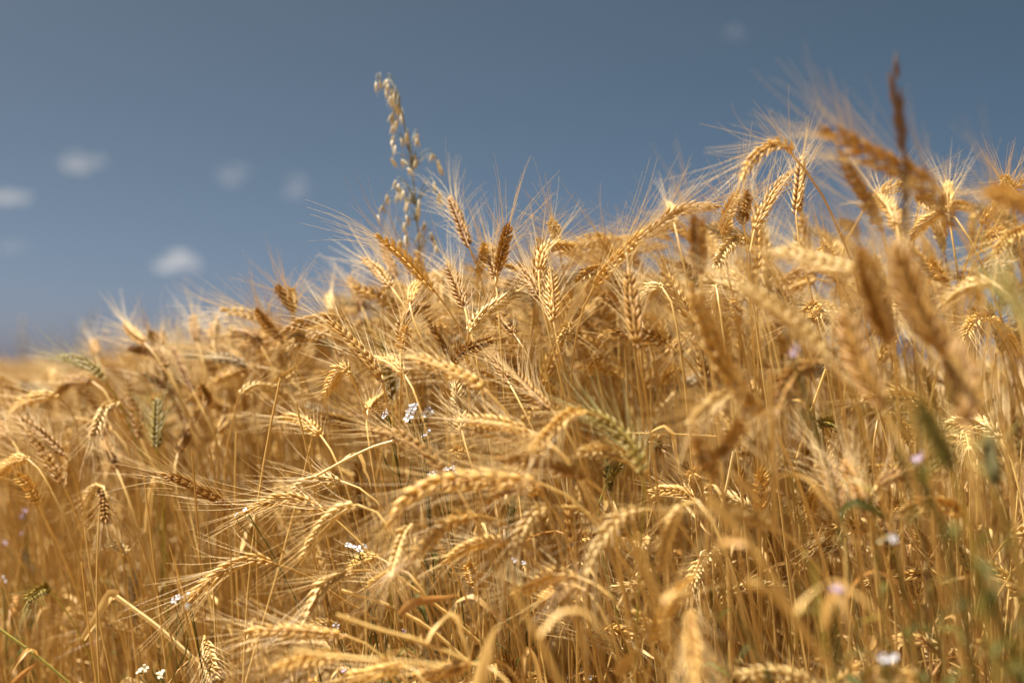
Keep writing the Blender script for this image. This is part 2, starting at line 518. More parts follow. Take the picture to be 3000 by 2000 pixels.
def stalk_parts(stem_P, ear_pts, rng, c='g', awn=1.0, fat=1.0, roll=None, n_leaf=1, r_top=0.00105, leaf_kind='leaf', spread=1.0):
    gs, gh, ga = Geo(), Geo(), Geo()
    S, sl = resample(stem_P, 36)
    r = stem_radii(S, 0.0018, r_top)
    f = np.linspace(0, 1, 36)
    for nd in (0.28, 0.62):                                  # swollen nodes of the straw
        r = r * (1 + 0.5 * np.exp(-((f - nd) / 0.012) ** 2))
    tube(gs, S, r, 7, 0, rng.uniform(0, 1))
    build_ear(gh, ga, ear_pts, rng, roll, fat, awn, spread=spread)
    leaves = []
    for i in range(n_leaf):
        gl = Geo()
        k = int(rng.uniform(.30, .72) * 35)
        az = rng.uniform(0, 2 * math.pi)
        add_leaf(gl, S[k], az, rng.uniform(.09, .2), rng.uniform(.0022, .0045), rng)
        leaves.append(gl)
    return gs, gh, ga, leaves


N_STALK = [0]


def make_stalk(stem_P, ear_pts, rng, label, c='g', group="ripe wheat stalks of the field", leaf_kind=None, **kw):
    root = np.asarray(stem_P[0], float)
    gs, gh, ga, leaves = stalk_parts(stem_P, ear_pts, rng, c, **kw)
    t = thing("wheat_stalk", root, label, "wheat stalk", group)
    part("stem", gs, [M[STEM[c]]], t, root)
    e = part("ear", gh, [M[HUSK[c]]], t, root)
    if kw.get('awn', 1.0) > 0:
        part("beard", ga, [M[AWN[c]]], e, root)
    for gl in leaves:
        part("leaf", gl, [M[leaf_kind or ('leaf_orange' if rng.uniform() < .2 else 'leaf')]], t, root)
    N_STALK[0] += 1
    return t


HERO_AT = []


def H(label, d, ear, c='g', stem=None, tow=None, **kw):
    """A wheat stalk seen at photograph pixels: ear from its base to its tip at distance d, stem from the ear down."""
    rng = np.random.default_rng(1000 + N_STALK[0] * 7)
    if d < 1.2:
        d0 = d
        d = 1 / (1 / 1.41 + (1 / d - 1 / 1.41) * .45)
        kw['fat'] = kw.get('fat', 1.0) * d / d0 * .78
    if 1.45 < d < 2.6:
        d = 1 / (1 / 1.41 - (1 / 1.41 - 1 / d) * .62)
    E = np.array(ear, float)
    seg = np.concatenate([[0], np.cumsum(np.linalg.norm(np.diff(E, axis=0), axis=1))])
    L = seg[-1] * d / FPX
    want = kw.pop('want', 0.086)
    dz = math.sqrt(max(0.0, want ** 2 - L ** 2)) if L < want else 0.0
    sgn = (1 if rng.uniform() < .6 else -1) if tow is None else tow
    dz = min(dz, 0.075) * sgn + rng.normal(0, .004)
    pts = np.array([at(u, v, d + dz * s / seg[-1]) for (u, v), s in zip(E, seg)])
    base = pts[0]
    T = unit(pts[1] - pts[0]) if len(pts) == 2 else unit(resample(pts, 20)[0][1] - pts[0])
    if stem:
        sp = [base] + [at(u, v, d + 0.012 * (i + 1)) for i, (u, v) in enumerate(stem)]
        last = sp[-1]; dirn = unit(sp[-1] - sp[-2]); dirn = unit(dirn * .5 + np.array([0, 0, -1.0]))
        hgt = max(0.05, last[2] - ground_z(last[0], last[1]))
        rx = last[:2] + dirn[:2] * hgt * .55
        root = np.array([rx[0], rx[1], ground_z(*rx) - .01])
        low = bez(last, last + unit(sp[-1] - sp[-2]) * hgt * .3, root + np.array([0, 0, hgt * .4]), root, 6)[1:]
        S = np.array(list(sp) + list(low))[::-1]
    else:
        hz = base[2] - ground_z(base[0], base[1])
        out = -T * np.array([1, 1, 0])
        rx = base[:2] + out[:2] * rng.uniform(.07, .15) - LEAN[:2] * rng.uniform(.2, .6) + rng.normal(0, .02, 2)
        rx[1] = max(rx[1], base[1] - .03)
        root = np.array([rx[0], rx[1], ground_z(*rx) - .01])
        h = max(root[2] + .05, base[2]) - root[2]
        S = bez(base, base - T * rng.uniform(.045, .08), root + np.array([LEAN[0] * .1, 0, h * .72]), root, 26)[::-1]
    kw.setdefault('n_leaf', 1)
    HERO_AT.extend((q[0], q[1], d) for q in E)
    for a, b in zip([tuple(E[0])] + list(stem or []), stem or []):
        HERO_AT.extend((a[0] + (b[0] - a[0]) * k, a[1] + (b[1] - a[1]) * k, d) for k in (.33, .66, 1.0))
    return make_stalk(S, pts, rng, label, c, **kw)


# --- on the skyline, west to east
H("short reddish ear poking up at the far west skyline", 2.5, [(283, 1042), (272, 998)], 'b')
H("ear with yellow green base bending west over a long green stem", 1.9, [(306, 1113), (272, 1079), (225, 1057), (172, 1045)], 'y', [(340, 1164), (370, 1227), (408, 1317), (438, 1376), (451, 1444)], n_leaf=0)
H("tan ear slanting up beside the pair of stubby upright ears on the west skyline", 2.0, [(425, 1006), (391, 977), (366, 947)], 'g')
H("dark arched ear below the slanting one on the west skyline", 2.0, [(492, 1085), (463, 1040), (425, 1025), (378, 1023)], 'b')
H("stubby upright ear, west one of a pair on the west skyline", 2.4, [(452, 1010), (442, 972)], 'b')
H("stubby upright ear, east one of a pair on the west skyline", 2.45, [(472, 1012), (474, 975)], 'b')
H("slim upright brown ear alone on the skyline beneath the loaf shaped cloud", 2.2, [(578, 1002), (572, 964), (565, 925)], 'b')
H("blurred upright ear right of the slim one beneath the loaf shaped cloud", 2.2, [(622, 996), (628, 968), (633, 940)], 'b')
H("pale arching ear on the skyline just below the bright splayed ear", 1.95, [(825, 995), (780, 945), (720, 918), (655, 908)], 'p')
H("brown diagonal ear tucked behind the pale arching skyline ear", 1.9, [(830, 1000), (787, 955), (753, 908)], 'b')
H("thin arched ear with a see-through bow under the pale skyline arch", 1.9, [(765, 1015), (745, 990), (715, 978), (672, 980)], 'b')
H("sunlit pale ear with awns splayed upward on the skyline under the loaf cloud", 1.9, [(861, 912), (856, 880), (852, 848)], 'p', [(868, 960), (872, 1040), (885, 1150)], n_leaf=0)
H("dark ear leaning left of the sunlit splayed ear", 1.92, [(850, 905), (835, 870), (812, 842)], 'b')
H("faint pale stubby ear standing between the splayed ear and the oats", 2.15, [(972, 915), (968, 860)], 'p')
H("upright dull ear in the blurred row west of the oats", 2.1, [(1060, 900), (1040, 850), (1024, 812)], 'b')
H("bright glossy small ear tilted right below the two slanting ears at the oat foot", 1.95, [(1120, 892), (1130, 862), (1139, 846)], 'p')
H("lower of two parallel ears slanting up left at the foot of the oats", 1.68, [(1150, 846), (1105, 790), (1062, 758)], 'g')
H("long ear slanting up left just beneath the oat stem", 1.5, [(1275, 855), (1205, 775), (1156, 727), (1109, 693)], 'g', awn=1.1)
H("blurred brown ear standing behind the long slanting ear under the oats", 1.95, [(1160, 815), (1140, 765), (1120, 715)], 'b')
H("lone brown ear rising clear above the skyline right of the oats, awns fanned", 1.62, [(1374, 722), (1362, 690), (1344, 640), (1319, 579)], 'b', [(1390, 765), (1412, 830)], awn=1.15, n_leaf=0)
H("dark narrow ear below the lone brown ear that rises above the skyline", 1.5, [(1362, 905), (1340, 840), (1312, 774)], 'b')
H("upright brown ear with fanned awns at the middle of the skyline", 1.52, [(1458, 795), (1472, 735), (1490, 662)], 'b', awn=1.15)
H("shorter brown ear hugging the upright one at the middle of the skyline", 1.56, [(1452, 815), (1446, 765), (1441, 722)], 'b')
H("blurred gold ear end on behind the two upright mid skyline ears", 1.75, [(1400, 800), (1412, 770), (1420, 715)], 'g')
H("flat topped arch of an ear dipping right at the middle skyline", 1.5, [(1578, 800), (1592, 745), (1625, 718), (1679, 722)], 'g', roll=0.4, awn=1.1)
H("pale stubby ear tip behind the flat topped arch on the skyline", 1.8, [(1632, 705), (1625, 672), (1616, 645)], 'p')
H("long plump ear leaning right with long awns right of the flat topped arch", 1.4, [(1741, 840), (1790, 776), (1844, 722), (1878, 682)], 'g', awn=1.25, roll=0.2)
H("blurred tan arch running right on the skyline from the long plump ear", 1.62, [(1885, 700), (1935, 655), (2000, 613), (2105, 605)], 'g')
H("small pale blurred ear tip under the tan skyline arch", 1.7, [(1975, 655), (1968, 625), (1962, 598)], 'p')
H("bright hooked ear hanging left above the skyline with long swept awns", 1.16, [(2321, 452), (2310, 428), (2268, 423), (2223, 450), (2192, 486), (2172, 524)], 'g', [(2339, 477), (2388, 535), (2428, 610), (2469, 700), (2495, 765), (2520, 870)], awn=1.25, n_leaf=0, tow=-1)
H("upright slender ear under the hooked ear, narrow and pale tipped", 1.45, [(2332, 630), (2342, 545), (2350, 463)], 'g', spread=.8)
H("loose ear leaning right between the hooked ear and the dark nodding head", 1.45, [(2210, 675), (2240, 615), (2265, 568), (2319, 506)], 'g')
H("dark ear head bowed toward the viewer below the hooked ear tip", 1.42, [(2178, 655), (2180, 610), (2187, 566)], 'b', [(2184, 690), (2190, 760)], tow=-1, n_leaf=0)
H("gold ear rising left of the dark bowed head", 1.5, [(2120, 690), (2135, 620), (2160, 565)], 'g')
H("very large blurred ear slanting across the dark grass spike", 0.75, [(2808, 669), (2737, 580), (2670, 512), (2558, 459), (2469, 401), (2415, 387)], 'b', [(2850, 760), (2880, 900)], awn=1.0, n_leaf=0, fat=1.3)
H("blurred brown ear leaning left beneath the very large slanting ear", 0.92, [(2585, 678), (2536, 580), (2491, 508), (2460, 446)], 'b', [(2600, 740), (2606, 810)], n_leaf=0)
H("blurred gold ear partly hidden behind the brown ear under the large slanting one", 1.2, [(2628, 668), (2612, 615), (2576, 578)], 'g')
H("sharp upright ear of gold husks right of the large slanting ear", 1.55, [(2778, 615), (2777, 580), (2780, 535)], 'g')
H("ear pointing up right at the right edge near the sky", 1.5, [(2874, 662), (2915, 612), (2955, 570), (3005, 528)], 'g', [(2866, 690), (2845, 740), (2826, 790)], n_leaf=0)
H("short splayed ear facing the viewer near the right edge skyline", 1.5, [(2960, 572), (2950, 548), (2944, 520)], 'p', tow=-1)
H("blurred salmon ear entering level from the right edge", 0.72, [(3075, 625), (2990, 592), (2930, 572), (2888, 557)], 'g', n_leaf=0)
H("pale blurred ear sloping down left from the right edge", 1.15, [(3020, 665), (2975, 686), (2940, 712), (2915, 745)], 'g')
H("gold ear arching left behind the stem of the dark grass spike", 1.45, [(2755, 622), (2715, 648), (2690, 672), (2668, 700)], 'g')
H("ear with its tip facing us right below the hooked ear's stem", 1.4, [(2438, 770), (2425, 745), (2410, 722)], 'g', tow=-1)
H("pale ear arching down left beneath the dark bowed head", 1.45, [(2185, 697), (2145, 712), (2115, 745), (2096, 785)], 'p')
H("tall blurred ear standing alone under the tan skyline arch", 0.97, [(2052, 800), (2046, 720), (2037, 640)], 'b', [(2060, 880), (2075, 990)], fat=1.25, n_leaf=0)

# --- in the middle of the crop
H("dark blurred upright ear with a bare stem in the middle of the crop", 1.04, [(1869, 1020), (1856, 920), (1843, 800)], 'b', [(1878, 1080), (1890, 1150)], fat=1.25, n_leaf=0)
H("sharp slanting ear with many level awns left of centre", 1.4, [(1121, 1118), (1077, 1053), (1023, 995), (963, 946)], 'g', [(1128, 1150), (1142, 1230), (1155, 1320), (1165, 1420)], awn=1.15, n_leaf=0, roll=0.6)
H("small nodding ear on a thin dark stem left of the white flower cluster", 1.4, [(1026, 1092), (1003, 1078), (979, 1108), (954, 1158)], 'g', [(1032, 1111), (1063, 1182), (1090, 1280), (1117, 1383), (1135, 1470)], n_leaf=0, roll=1.2)
H("dark crooked ear turning right with fanned awns at centre left", 1.45, [(1170, 990), (1180, 945), (1210, 912), (1255, 897)], 'b', awn=1.15)
H("upright gold ear right under the dark crooked ear", 1.42, [(1178, 1035), (1183, 1000), (1190, 960)], 'g', [(1176, 1090), (1172, 1200), (1168, 1330)], tow=-1, n_leaf=0)
H("crisp pale ear leaning right on a bare straight stem at the centre", 1.39, [(1374, 974), (1403, 932), (1447, 897), (1516, 854)], 'p', [(1367, 1012), (1370, 1080), (1376, 1191), (1385, 1325), (1396, 1470), (1408, 1650), (1425, 1830)], awn=1.1, n_leaf=0, roll=0.9)
H("brown ear pointing right just below the crisp pale centre ear", 1.46, [(1327, 1060), (1371, 1021), (1443, 995)], 'b')
H("large blurred ear drooping left across the straight centre stem", 1.0, [(1428, 1148), (1376, 1111), (1313, 1084), (1260, 1062), (1202, 1048)], 'g')
H("short ear between the slanting level awned ear and the centre stem", 1.5, [(1186, 1099), (1148, 1064), (1104, 1048)], 'g')
H("spiky ear pointing left in front of blurred stems west of the flower cluster", 1.56, [(943, 1280), (907, 1245), (871, 1227), (825, 1222)], 'g', roll=0.2)
H("pale upright ear right of the white flower cluster", 1.4, [(1353, 1262), (1342, 1190), (1331, 1111)], 'p', n_leaf=0)
H("upper of two blurred level ears lying right of the pale upright ear", 1.0, [(1552, 1262), (1480, 1245), (1425, 1236), (1348, 1230)], 'g')
H("lower of two blurred level ears lying right of the pale upright ear", 1.0, [(1585, 1290), (1530, 1284), (1470, 1276), (1394, 1258)], 'g')
H("blurred tan arch whose tip falls onto the two level ears", 0.98, [(1715, 1204), (1670, 1213), (1626, 1250), (1559, 1318)], 'g')
H("olive green blurred ear drooping at the middle right", 0.94, [(1882, 1392), (1868, 1335), (1820, 1270), (1760, 1225), (1718, 1206)], 'y', [(1890, 1440), (1885, 1500)], n_leaf=0)
H("blurred ear slanting up left above the olive green one", 1.05, [(1617, 1202), (1581, 1173), (1537, 1129), (1503, 1093)], 'b')
H("blurred brown ear crossing in front of the white flowers' stems", 1.04, [(1305, 1390), (1246, 1325), (1179, 1283), (1088, 1256)], 'b')
H("blurred level ear under the tan arch at centre right", 0.95, [(1715, 1400), (1648, 1372), (1559, 1352), (1461, 1343)], 'b')
H("small sharp ear facing left between the centre ears", 1.5, [(1507, 980), (1480, 950), (1452, 926)], 'b')
H("dark ear slanting left above the olive green blurred ear", 1.5, [(1489, 1118), (1461, 1070), (1443, 1030)], 'b')
H("ear bursting toward the viewer with awns in a star, right of centre", 1.42, [(1640, 1000), (1655, 975), (1668, 952)], 'p', tow=-1, awn=1.2)
H("vertical ear with glossy husks directly above the star shaped burst", 1.41, [(1622, 945), (1618, 870), (1614, 790)], 'g', awn=1.1)
H("ear slanting left just right of the glossy vertical ear", 1.47, [(1582, 872), (1553, 820), (1527, 794)], 'b')
H("small nodding ear hanging left, right of the long plump ear", 1.45, [(1940, 842), (1915, 842), (1893, 862), (1877, 892)], 'p')
H("plump ear lying behind the flower cluster pointing up right", 1.5, [(1077, 1202), (1100, 1178), (1132, 1164)], 'g')
H("bristly ear low at the centre pointing left under the pale upright ear", 1.45, [(1385, 1350), (1362, 1328), (1330, 1318)], 'g')
H("upright ear behind the dark crooked ear", 1.55, [(1200, 890), (1212, 850), (1232, 826)], 'g')
H("hanging pale ear right of the dark upright blurred ear", 1.41, [(2096, 836), (2100, 880), (2099, 936)], 'p')

# --- west slope
H("long tan arch sweeping left and down on the west slope", 1.9, [(170, 1162), (128, 1159), (81, 1172), (47, 1198), (28, 1226)], 'g', [(186, 1176), (222, 1225), (230, 1330), (233, 1450)])
H("narrow arch behind the long tan arch on the west slope", 2.05, [(272, 1119), (230, 1113), (196, 1121), (168, 1155)], 'b')
H("pale ear hanging down left from a hooked stem on the west slope", 1.85, [(349, 1178), (310, 1193), (289, 1232), (269, 1282)], 'p', n_leaf=0)
H("tall dark ear standing behind the hanging pale ear on the west slope", 2.0, [(412, 1285), (395, 1200), (372, 1113)], 'b')
H("upper of two long ears slanting up left at the west edge", 1.78, [(189, 1332), (149, 1295), (106, 1261), (47, 1223)], 'b', [(213, 1376), (238, 1465), (262, 1560)], n_leaf=0)
H("lower darker of two long ears slanting up left at the west edge", 1.74, [(189, 1428), (149, 1359), (106, 1295), (80, 1262)], 'b', [(204, 1457), (245, 1570), (283, 1650), (320, 1745)], leaf_kind='leaf_orange')
H("slim brown ear leaning left below the hanging pale ear", 1.9, [(342, 1375), (319, 1321), (297, 1281)], 'b')
H("brown ear with drooping awns slanting left, above the sharp arched ear", 1.52, [(690, 1492), (595, 1440), (531, 1406), (478, 1388)], 'b', [(740, 1532), (800, 1588), (870, 1652), (960, 1725)], awn=1.1, roll=.3)
H("ear cut by the west edge beside the two long slanting ears", 1.95, [(36, 1290), (12, 1262), (-20, 1232)], 'b')
H("pale arch entering from the west edge under the slanting ears", 1.7, [(82, 1345), (55, 1345), (25, 1362), (-12, 1398)], 'g')
H("ear leaning down right under the pale arch at the west edge", 1.75, [(112, 1480), (85, 1425), (50, 1390)], 'g')
H("hanging pale pair-like ear with dark shade on its right, west slope", 1.75, [(282, 1418), (264, 1446), (256, 1478), (264, 1530)], 'p')
H("darker ear hanging right against the hanging pale west ear", 1.8, [(285, 1420), (302, 1450), (305, 1500), (310, 1530)], 'b')
H("level ear with a hooked neck on a pale straight stem", 1.72, [(702, 1156), (740, 1134), (787, 1136), (836, 1152)], 'p', [(692, 1185), (675, 1265), (662, 1340), (655, 1450)])
H("pale ear slanting up right above the hooked neck ear", 1.85, [(802, 1128), (835, 1105), (872, 1078)], 'p')
H("dark small ear leaning left above the hooked neck ear, west slope", 2.0, [(612, 1182), (602, 1155), (590, 1130)], 'b')
H("ear bending down right behind the hanging pale west ear", 2.0, [(510, 1160), (468, 1121), (425, 1091)], 'b')
H("long dark ear falling right below the slim skyline ear", 2.05, [(565, 1145), (540, 1090), (510, 1020)], 'b')
H("green tinged ear with spread husks standing on the west slope", 1.8, [(457, 1312), (460, 1245), (463, 1172)], 'y', [(466, 1350), (473, 1420), (478, 1510)], spread=1.5, fat=1.15)
H("dull thin ear pointing right over the hooked neck ear", 2.0, [(640, 1260), (660, 1235), (688, 1222)], 'g')
H("brown ear rising left beside the green tinged ear", 1.95, [(520, 1330), (545, 1275), (560, 1235)], 'b')
H("pale sheathed ear drooping left in the shade of the lower west", 1.7, [(372, 1624), (352, 1604), (328, 1600), (297, 1610)], 'p', [(404, 1681), (430, 1740), (452, 1800)])
H("tiny yellow nodding ear in the lower west corner", 1.75, [(147, 1731), (128, 1726), (108, 1734), (80, 1756)], 'y', [(187, 1778), (238, 1868), (262, 1920)], n_leaf=0)

# --- foreground, left of centre
H("sharp arched ear with combed awns drooping left near the two-petal flower", 1.33, [(797, 1648), (748, 1636), (693, 1651), (638, 1685), (595, 1719), (556, 1760)], 'g', [(850, 1666), (905, 1690), (1010, 1760), (1130, 1840)], awn=1.15, roll=0.3, n_leaf=0)
H("plump ear arching left above its twin, tip near the tiny white bud", 1.42, [(1002, 1410), (935, 1404), (893, 1416), (859, 1446), (835, 1490)], 'p', awn=1.1)
H("lower twin arch with combed awns pointing at the tiny white bud", 1.4, [(945, 1496), (900, 1474), (850, 1460), (787, 1472), (722, 1500)], 'g', awn=1.1, roll=.35)
H("fat pale ear hanging down left beside the twin arches", 1.28, [(1048, 1478), (1000, 1490), (957, 1523), (921, 1575), (884, 1640)], 'p', awn=1.1)
H("second fat ear hanging lower left beneath the first fat one", 1.3, [(1030, 1672), (990, 1688), (948, 1712), (920, 1762), (892, 1824)], 'p')
H("small crisp ear end tucked right of the second fat hanging ear", 1.36, [(1103, 1630), (1075, 1636), (1048, 1652), (1018, 1676)], 'g')
H("blurred level ear pointing left low in the foreground", 1.02, [(1015, 1862), (900, 1850), (808, 1846), (722, 1851)], 'g', tow=1)
H("bottom edge ear facing down right of the bent straw", 1.4, [(600, 1872), (612, 1920), (630, 2005)], 'p')
H("blurred mass of an ear along the bottom edge pointing left", 0.95, [(1010, 1918), (930, 1925), (860, 1938), (800, 1958)], 'g')

# --- foreground arches, centre
H("longest blurred arch running level then falling left at centre", 0.95, [(1590, 1418), (1491, 1407), (1402, 1405), (1312, 1407), (1250, 1425), (1192, 1461), (1138, 1541)], 'g', n_leaf=0)
H("second blurred arch falling left just under the longest arch", 0.99, [(1405, 1510), (1339, 1519), (1286, 1554), (1241, 1604), (1190, 1642)], 'g')
H("blurred ear hanging nearly straight down under the longest arch's tip", 1.08, [(1205, 1535), (1185, 1565), (1168, 1610), (1147, 1682)], 'p')
H("plump blurred ear bending left and down at the middle foreground", 1.0, [(1628, 1483), (1576, 1501), (1545, 1532), (1522, 1577), (1482, 1660)], 'p')
H("blurred ear drooping left behind the plump bending foreground ear", 1.02, [(1489, 1588), (1424, 1586), (1366, 1604), (1302, 1646)], 'g')
H("stout blurred arch with large husks falling left, centre right foreground", 0.93, [(1886, 1492), (1826, 1514), (1777, 1563), (1746, 1613), (1718, 1675)], 'p')
H("pale blurred ear hanging straight down right of the stout arch", 0.9, [(2000, 1478), (1975, 1515), (1955, 1575), (1938, 1668)], 'p')
H("blurred low ear pointing left under the lilac flower in the grass", 0.95, [(1695, 1690), (1625, 1686), (1558, 1713), (1498, 1740)], 'g')
H("thin blurred ear parallel and right below the low left pointing one", 1.02, [(1690, 1716), (1638, 1729), (1580, 1757)], 'g')
H("ear tip pointing left at the foot of the straight hanging ear", 1.1, [(1165, 1665), (1125, 1693), (1080, 1716)], 'g')
H("small sharp open ear standing beside the straight centre stem low down", 1.4, [(1398, 1722), (1385, 1685), (1372, 1650)], 'g', awn=.5)
H("tiny sharp ear curling down low right of the lilac flower", 1.4, [(1702, 1752), (1690, 1775), (1678, 1808)], 'g', awn=.5)
H("blurred ear lying on the bottom edge at the centre", 0.9, [(1385, 1942), (1290, 1963), (1215, 1976)], 'g', tow=1)
H("blurred golden ear lying along the bottom edge left of centre", 0.92, [(1180, 1950), (1090, 1972), (1005, 1985)], 'g', tow=1)
H("greenish young ear below the olive green blurred one", 1.36, [(1777, 1418), (1804, 1376), (1837, 1338)], 'y', n_leaf=0, awn=.7, want=.03, fat=.7)
H("dark green young ear behind the stems under the olive green one", 1.42, [(1792, 1440), (1782, 1400), (1778, 1350)], 'd', n_leaf=0, awn=.7, want=.03, fat=.65)
H("little dark green ear standing in the crop under the longest arch", 1.45, [(1490, 1545), (1497, 1505), (1503, 1465)], 'd', n_leaf=0, awn=.7, want=.03, fat=.65)

# --- right hand thicket
H("broad blurred ear slanting down right at the heart of the right thicket", 0.78, [(2435, 1052), (2350, 965), (2270, 900), (2175, 840)], 'p', [(2490, 1140), (2530, 1250)], n_leaf=0)
H("horizontal blurred pale ear above the broad slanting one", 0.8, [(2524, 800), (2446, 780), (2379, 763), (2290, 740)], 'p', n_leaf=0)
H("long blurred ear bending down right through the right thicket's left side", 0.82, [(2255, 1225), (2194, 1175), (2110, 1050), (2070, 955), (2026, 842)], 'g', n_leaf=0)
H("brown ear hanging down left from a dark hooked neck in the thicket", 0.9, [(2395, 1062), (2352, 1088), (2312, 1130), (2275, 1205)], 'b', [(2425, 1042), (2450, 1080), (2470, 1200)], fat=1.25, n_leaf=0)
H("dark blurred ear on the left of the three dark thicket ears", 0.72, [(2610, 1010), (2575, 900), (2540, 800), (2525, 745)], 'b', fat=1.25, n_leaf=0)
H("largest dark blurred ear, lowest of the dark ears in the right thicket", 0.6, [(2835, 1250), (2825, 1110), (2790, 1040), (2755, 990)], 'b', fat=1.25, n_leaf=0, tow=1)
H("dark blurred ear slanting right above the lowest dark thicket ear", 0.62, [(2780, 1040), (2710, 945), (2665, 850), (2630, 730)], 'b', fat=1.25, n_leaf=0)
H("brown blurred ear leaning left under the pale broad thicket ear", 0.68, [(2590, 1200), (2540, 1100), (2500, 1000), (2475, 930)], 'b', fat=1.25, n_leaf=0)
H("pale arch at the right thicket edge opening downward left", 0.92, [(2905, 826), (2870, 832), (2825, 850), (2772, 892)], 'p')
H("olive green blurred ear leaving by the right edge", 0.6, [(3060, 1010), (3000, 925), (2960, 860), (2925, 790)], 'y', n_leaf=0, fat=.75)
H("pinkish blurred ear pointing down left, left of the hanging brown one", 0.9, [(2155, 1150), (2110, 1165), (2080, 1190), (2020, 1242)], 'p')
H("short brown blurred ear slanting up right below the pinkish one", 0.86, [(2100, 1345), (2135, 1295), (2172, 1240)], 'b', n_leaf=0)
H("brown blurred ear leaning left beneath the short brown one", 0.86, [(2095, 1400), (2065, 1345), (2040, 1290)], 'b', n_leaf=0)
H("sharp ear hanging in the gap right of the dark thicket ears", 1.5, [(2815, 1225), (2828, 1262), (2838, 1312)], 'p')
H("sharp plump ear hanging behind the green blurred ears", 1.48, [(2592, 1215), (2625, 1232), (2652, 1262), (2668, 1305)], 'g')
H("long sharp ear hanging straight in the thicket's lower left", 1.4, [(2415, 1238), (2438, 1290), (2452, 1340), (2456, 1395)], 'p')
H("narrow sharp ear hanging beside a curled leaf low in the thicket", 1.45, [(2395, 1420), (2378, 1460), (2375, 1520)], 'g')
H("brown blurred upright ear before the long sharp hanging one", 0.88, [(2462, 1500), (2440, 1420), (2408, 1330)], 'b', n_leaf=0)
H("pale pinkish blurred ear on a yellow stem in the thicket", 0.85, [(2548, 1512), (2515, 1430), (2478, 1350)], 'b', [(2552, 1520), (2580, 1600), (2612, 1690)], n_leaf=0)
H("small bristly sharp ear right of the yellow thicket stem", 1.48, [(2598, 1518), (2618, 1490), (2640, 1465)], 'g')
H("knobbly arched ear right of the pale pinkish thicket ear", 0.95, [(2568, 1425), (2610, 1395), (2660, 1385), (2720, 1405)], 'b')
H("dark green blurred ear at the right, lower one of two", 0.62, [(2790, 1380), (2760, 1310), (2725, 1245), (2695, 1180)], 'd', n_leaf=0, fat=.7)
H("dark green blurred ear near the right edge, bristles down", 0.66, [(2915, 1420), (2905, 1350), (2890, 1280)], 'd', n_leaf=0, fat=.7)
H("sharp pale ear hanging straight with spread awns, lower right of centre", 1.35, [(2085, 1604), (2112, 1635), (2122, 1702), (2126, 1790)], 'p', awn=1.1)
H("sharp pale ear falling left beside the straight hanging one", 1.38, [(2083, 1618), (2062, 1640), (2042, 1672), (2018, 1726)], 'p')
H("huge pale blurred ear hanging at the bottom edge", 0.72, [(2022, 1788), (2028, 1850), (2034, 1930), (2040, 2010)], 'g', n_leaf=0)
H("tan blurred ear lying across stems above the huge pale one", 0.85, [(2270, 1545), (2200, 1512), (2130, 1500), (2075, 1506)], 'p', n_leaf=0)
H("star faced ear at the left rim of the right thicket", 1.45, [(2032, 1420), (2030, 1400), (2028, 1382)], 'g', tow=-1)
H("crooked ear just under the horizontal pale blurred one", 1.45, [(2360, 905), (2385, 900), (2400, 912), (2378, 935)], 'g')
H("sharp ear facing us behind the dark thicket ears", 1.5, [(2590, 870), (2602, 890), (2612, 930)], 'p', tow=-1)
H("sharp ear bending left by the sky gap at the right", 1.45, [(2895, 935), (2870, 930), (2845, 950), (2825, 985)], 'g')
H("sharp ear falling right by the sky gap at the right", 1.45, [(2900, 930), (2935, 960), (2965, 1000), (2985, 1040)], 'g', [(2892, 1000), (2880, 1080), (2874, 1200)])
H("green gold head half hidden by the slanting thicket stems", 1.45, [(2440, 1260), (2425, 1240), (2402, 1235)], 'y', awn=.6)


# ------------------------------------------------------------------ wild oats, weeds, flowers, loose straw
def to_root(last, dirn, lean=0.25, n=10):
    h = max(0.05, last[2] - ground_z(last[0], last[1]))
    d = unit(dirn)
    rx = last[:2] + d[:2] * h * lean
    root = np.array([rx[0], rx[1], ground_z(*rx) - .01])
    return bez(last, last + d * h * .3, root + np.array([0, 0, h * .4]), root, n)[1:]


OAT_MESH = []


def oat_mesh(rng, opened):
    """One drooping oat spikelet: two papery glumes round a floret, hanging along -Z from the origin."""
    g = Geo()
    O = np.zeros((3, 3)); a = opened
    D = np.array([[a, 0.05, -1], [-a, 0.0, -1], [0.02, 0.1, -1.0]])
    U = np.array([[1, 0, .2], [-1, 0, .2], [0, 1, .1]])
    husks(g, O, D, U, np.array([.021, .020, .018]), np.array([.0022, .0022, .0016]), 0, rng.uniform(0, 1, 3))
    bristles(g, np.array([[0, 0, -.012]]), unit(np.array([[.25, .1, -1.0]])), np.array([[1.0, 0, 0]]), np.array([.022]), rng, 0, .0003)
    return g.mesh("spikelet", [M['oat_husk']])


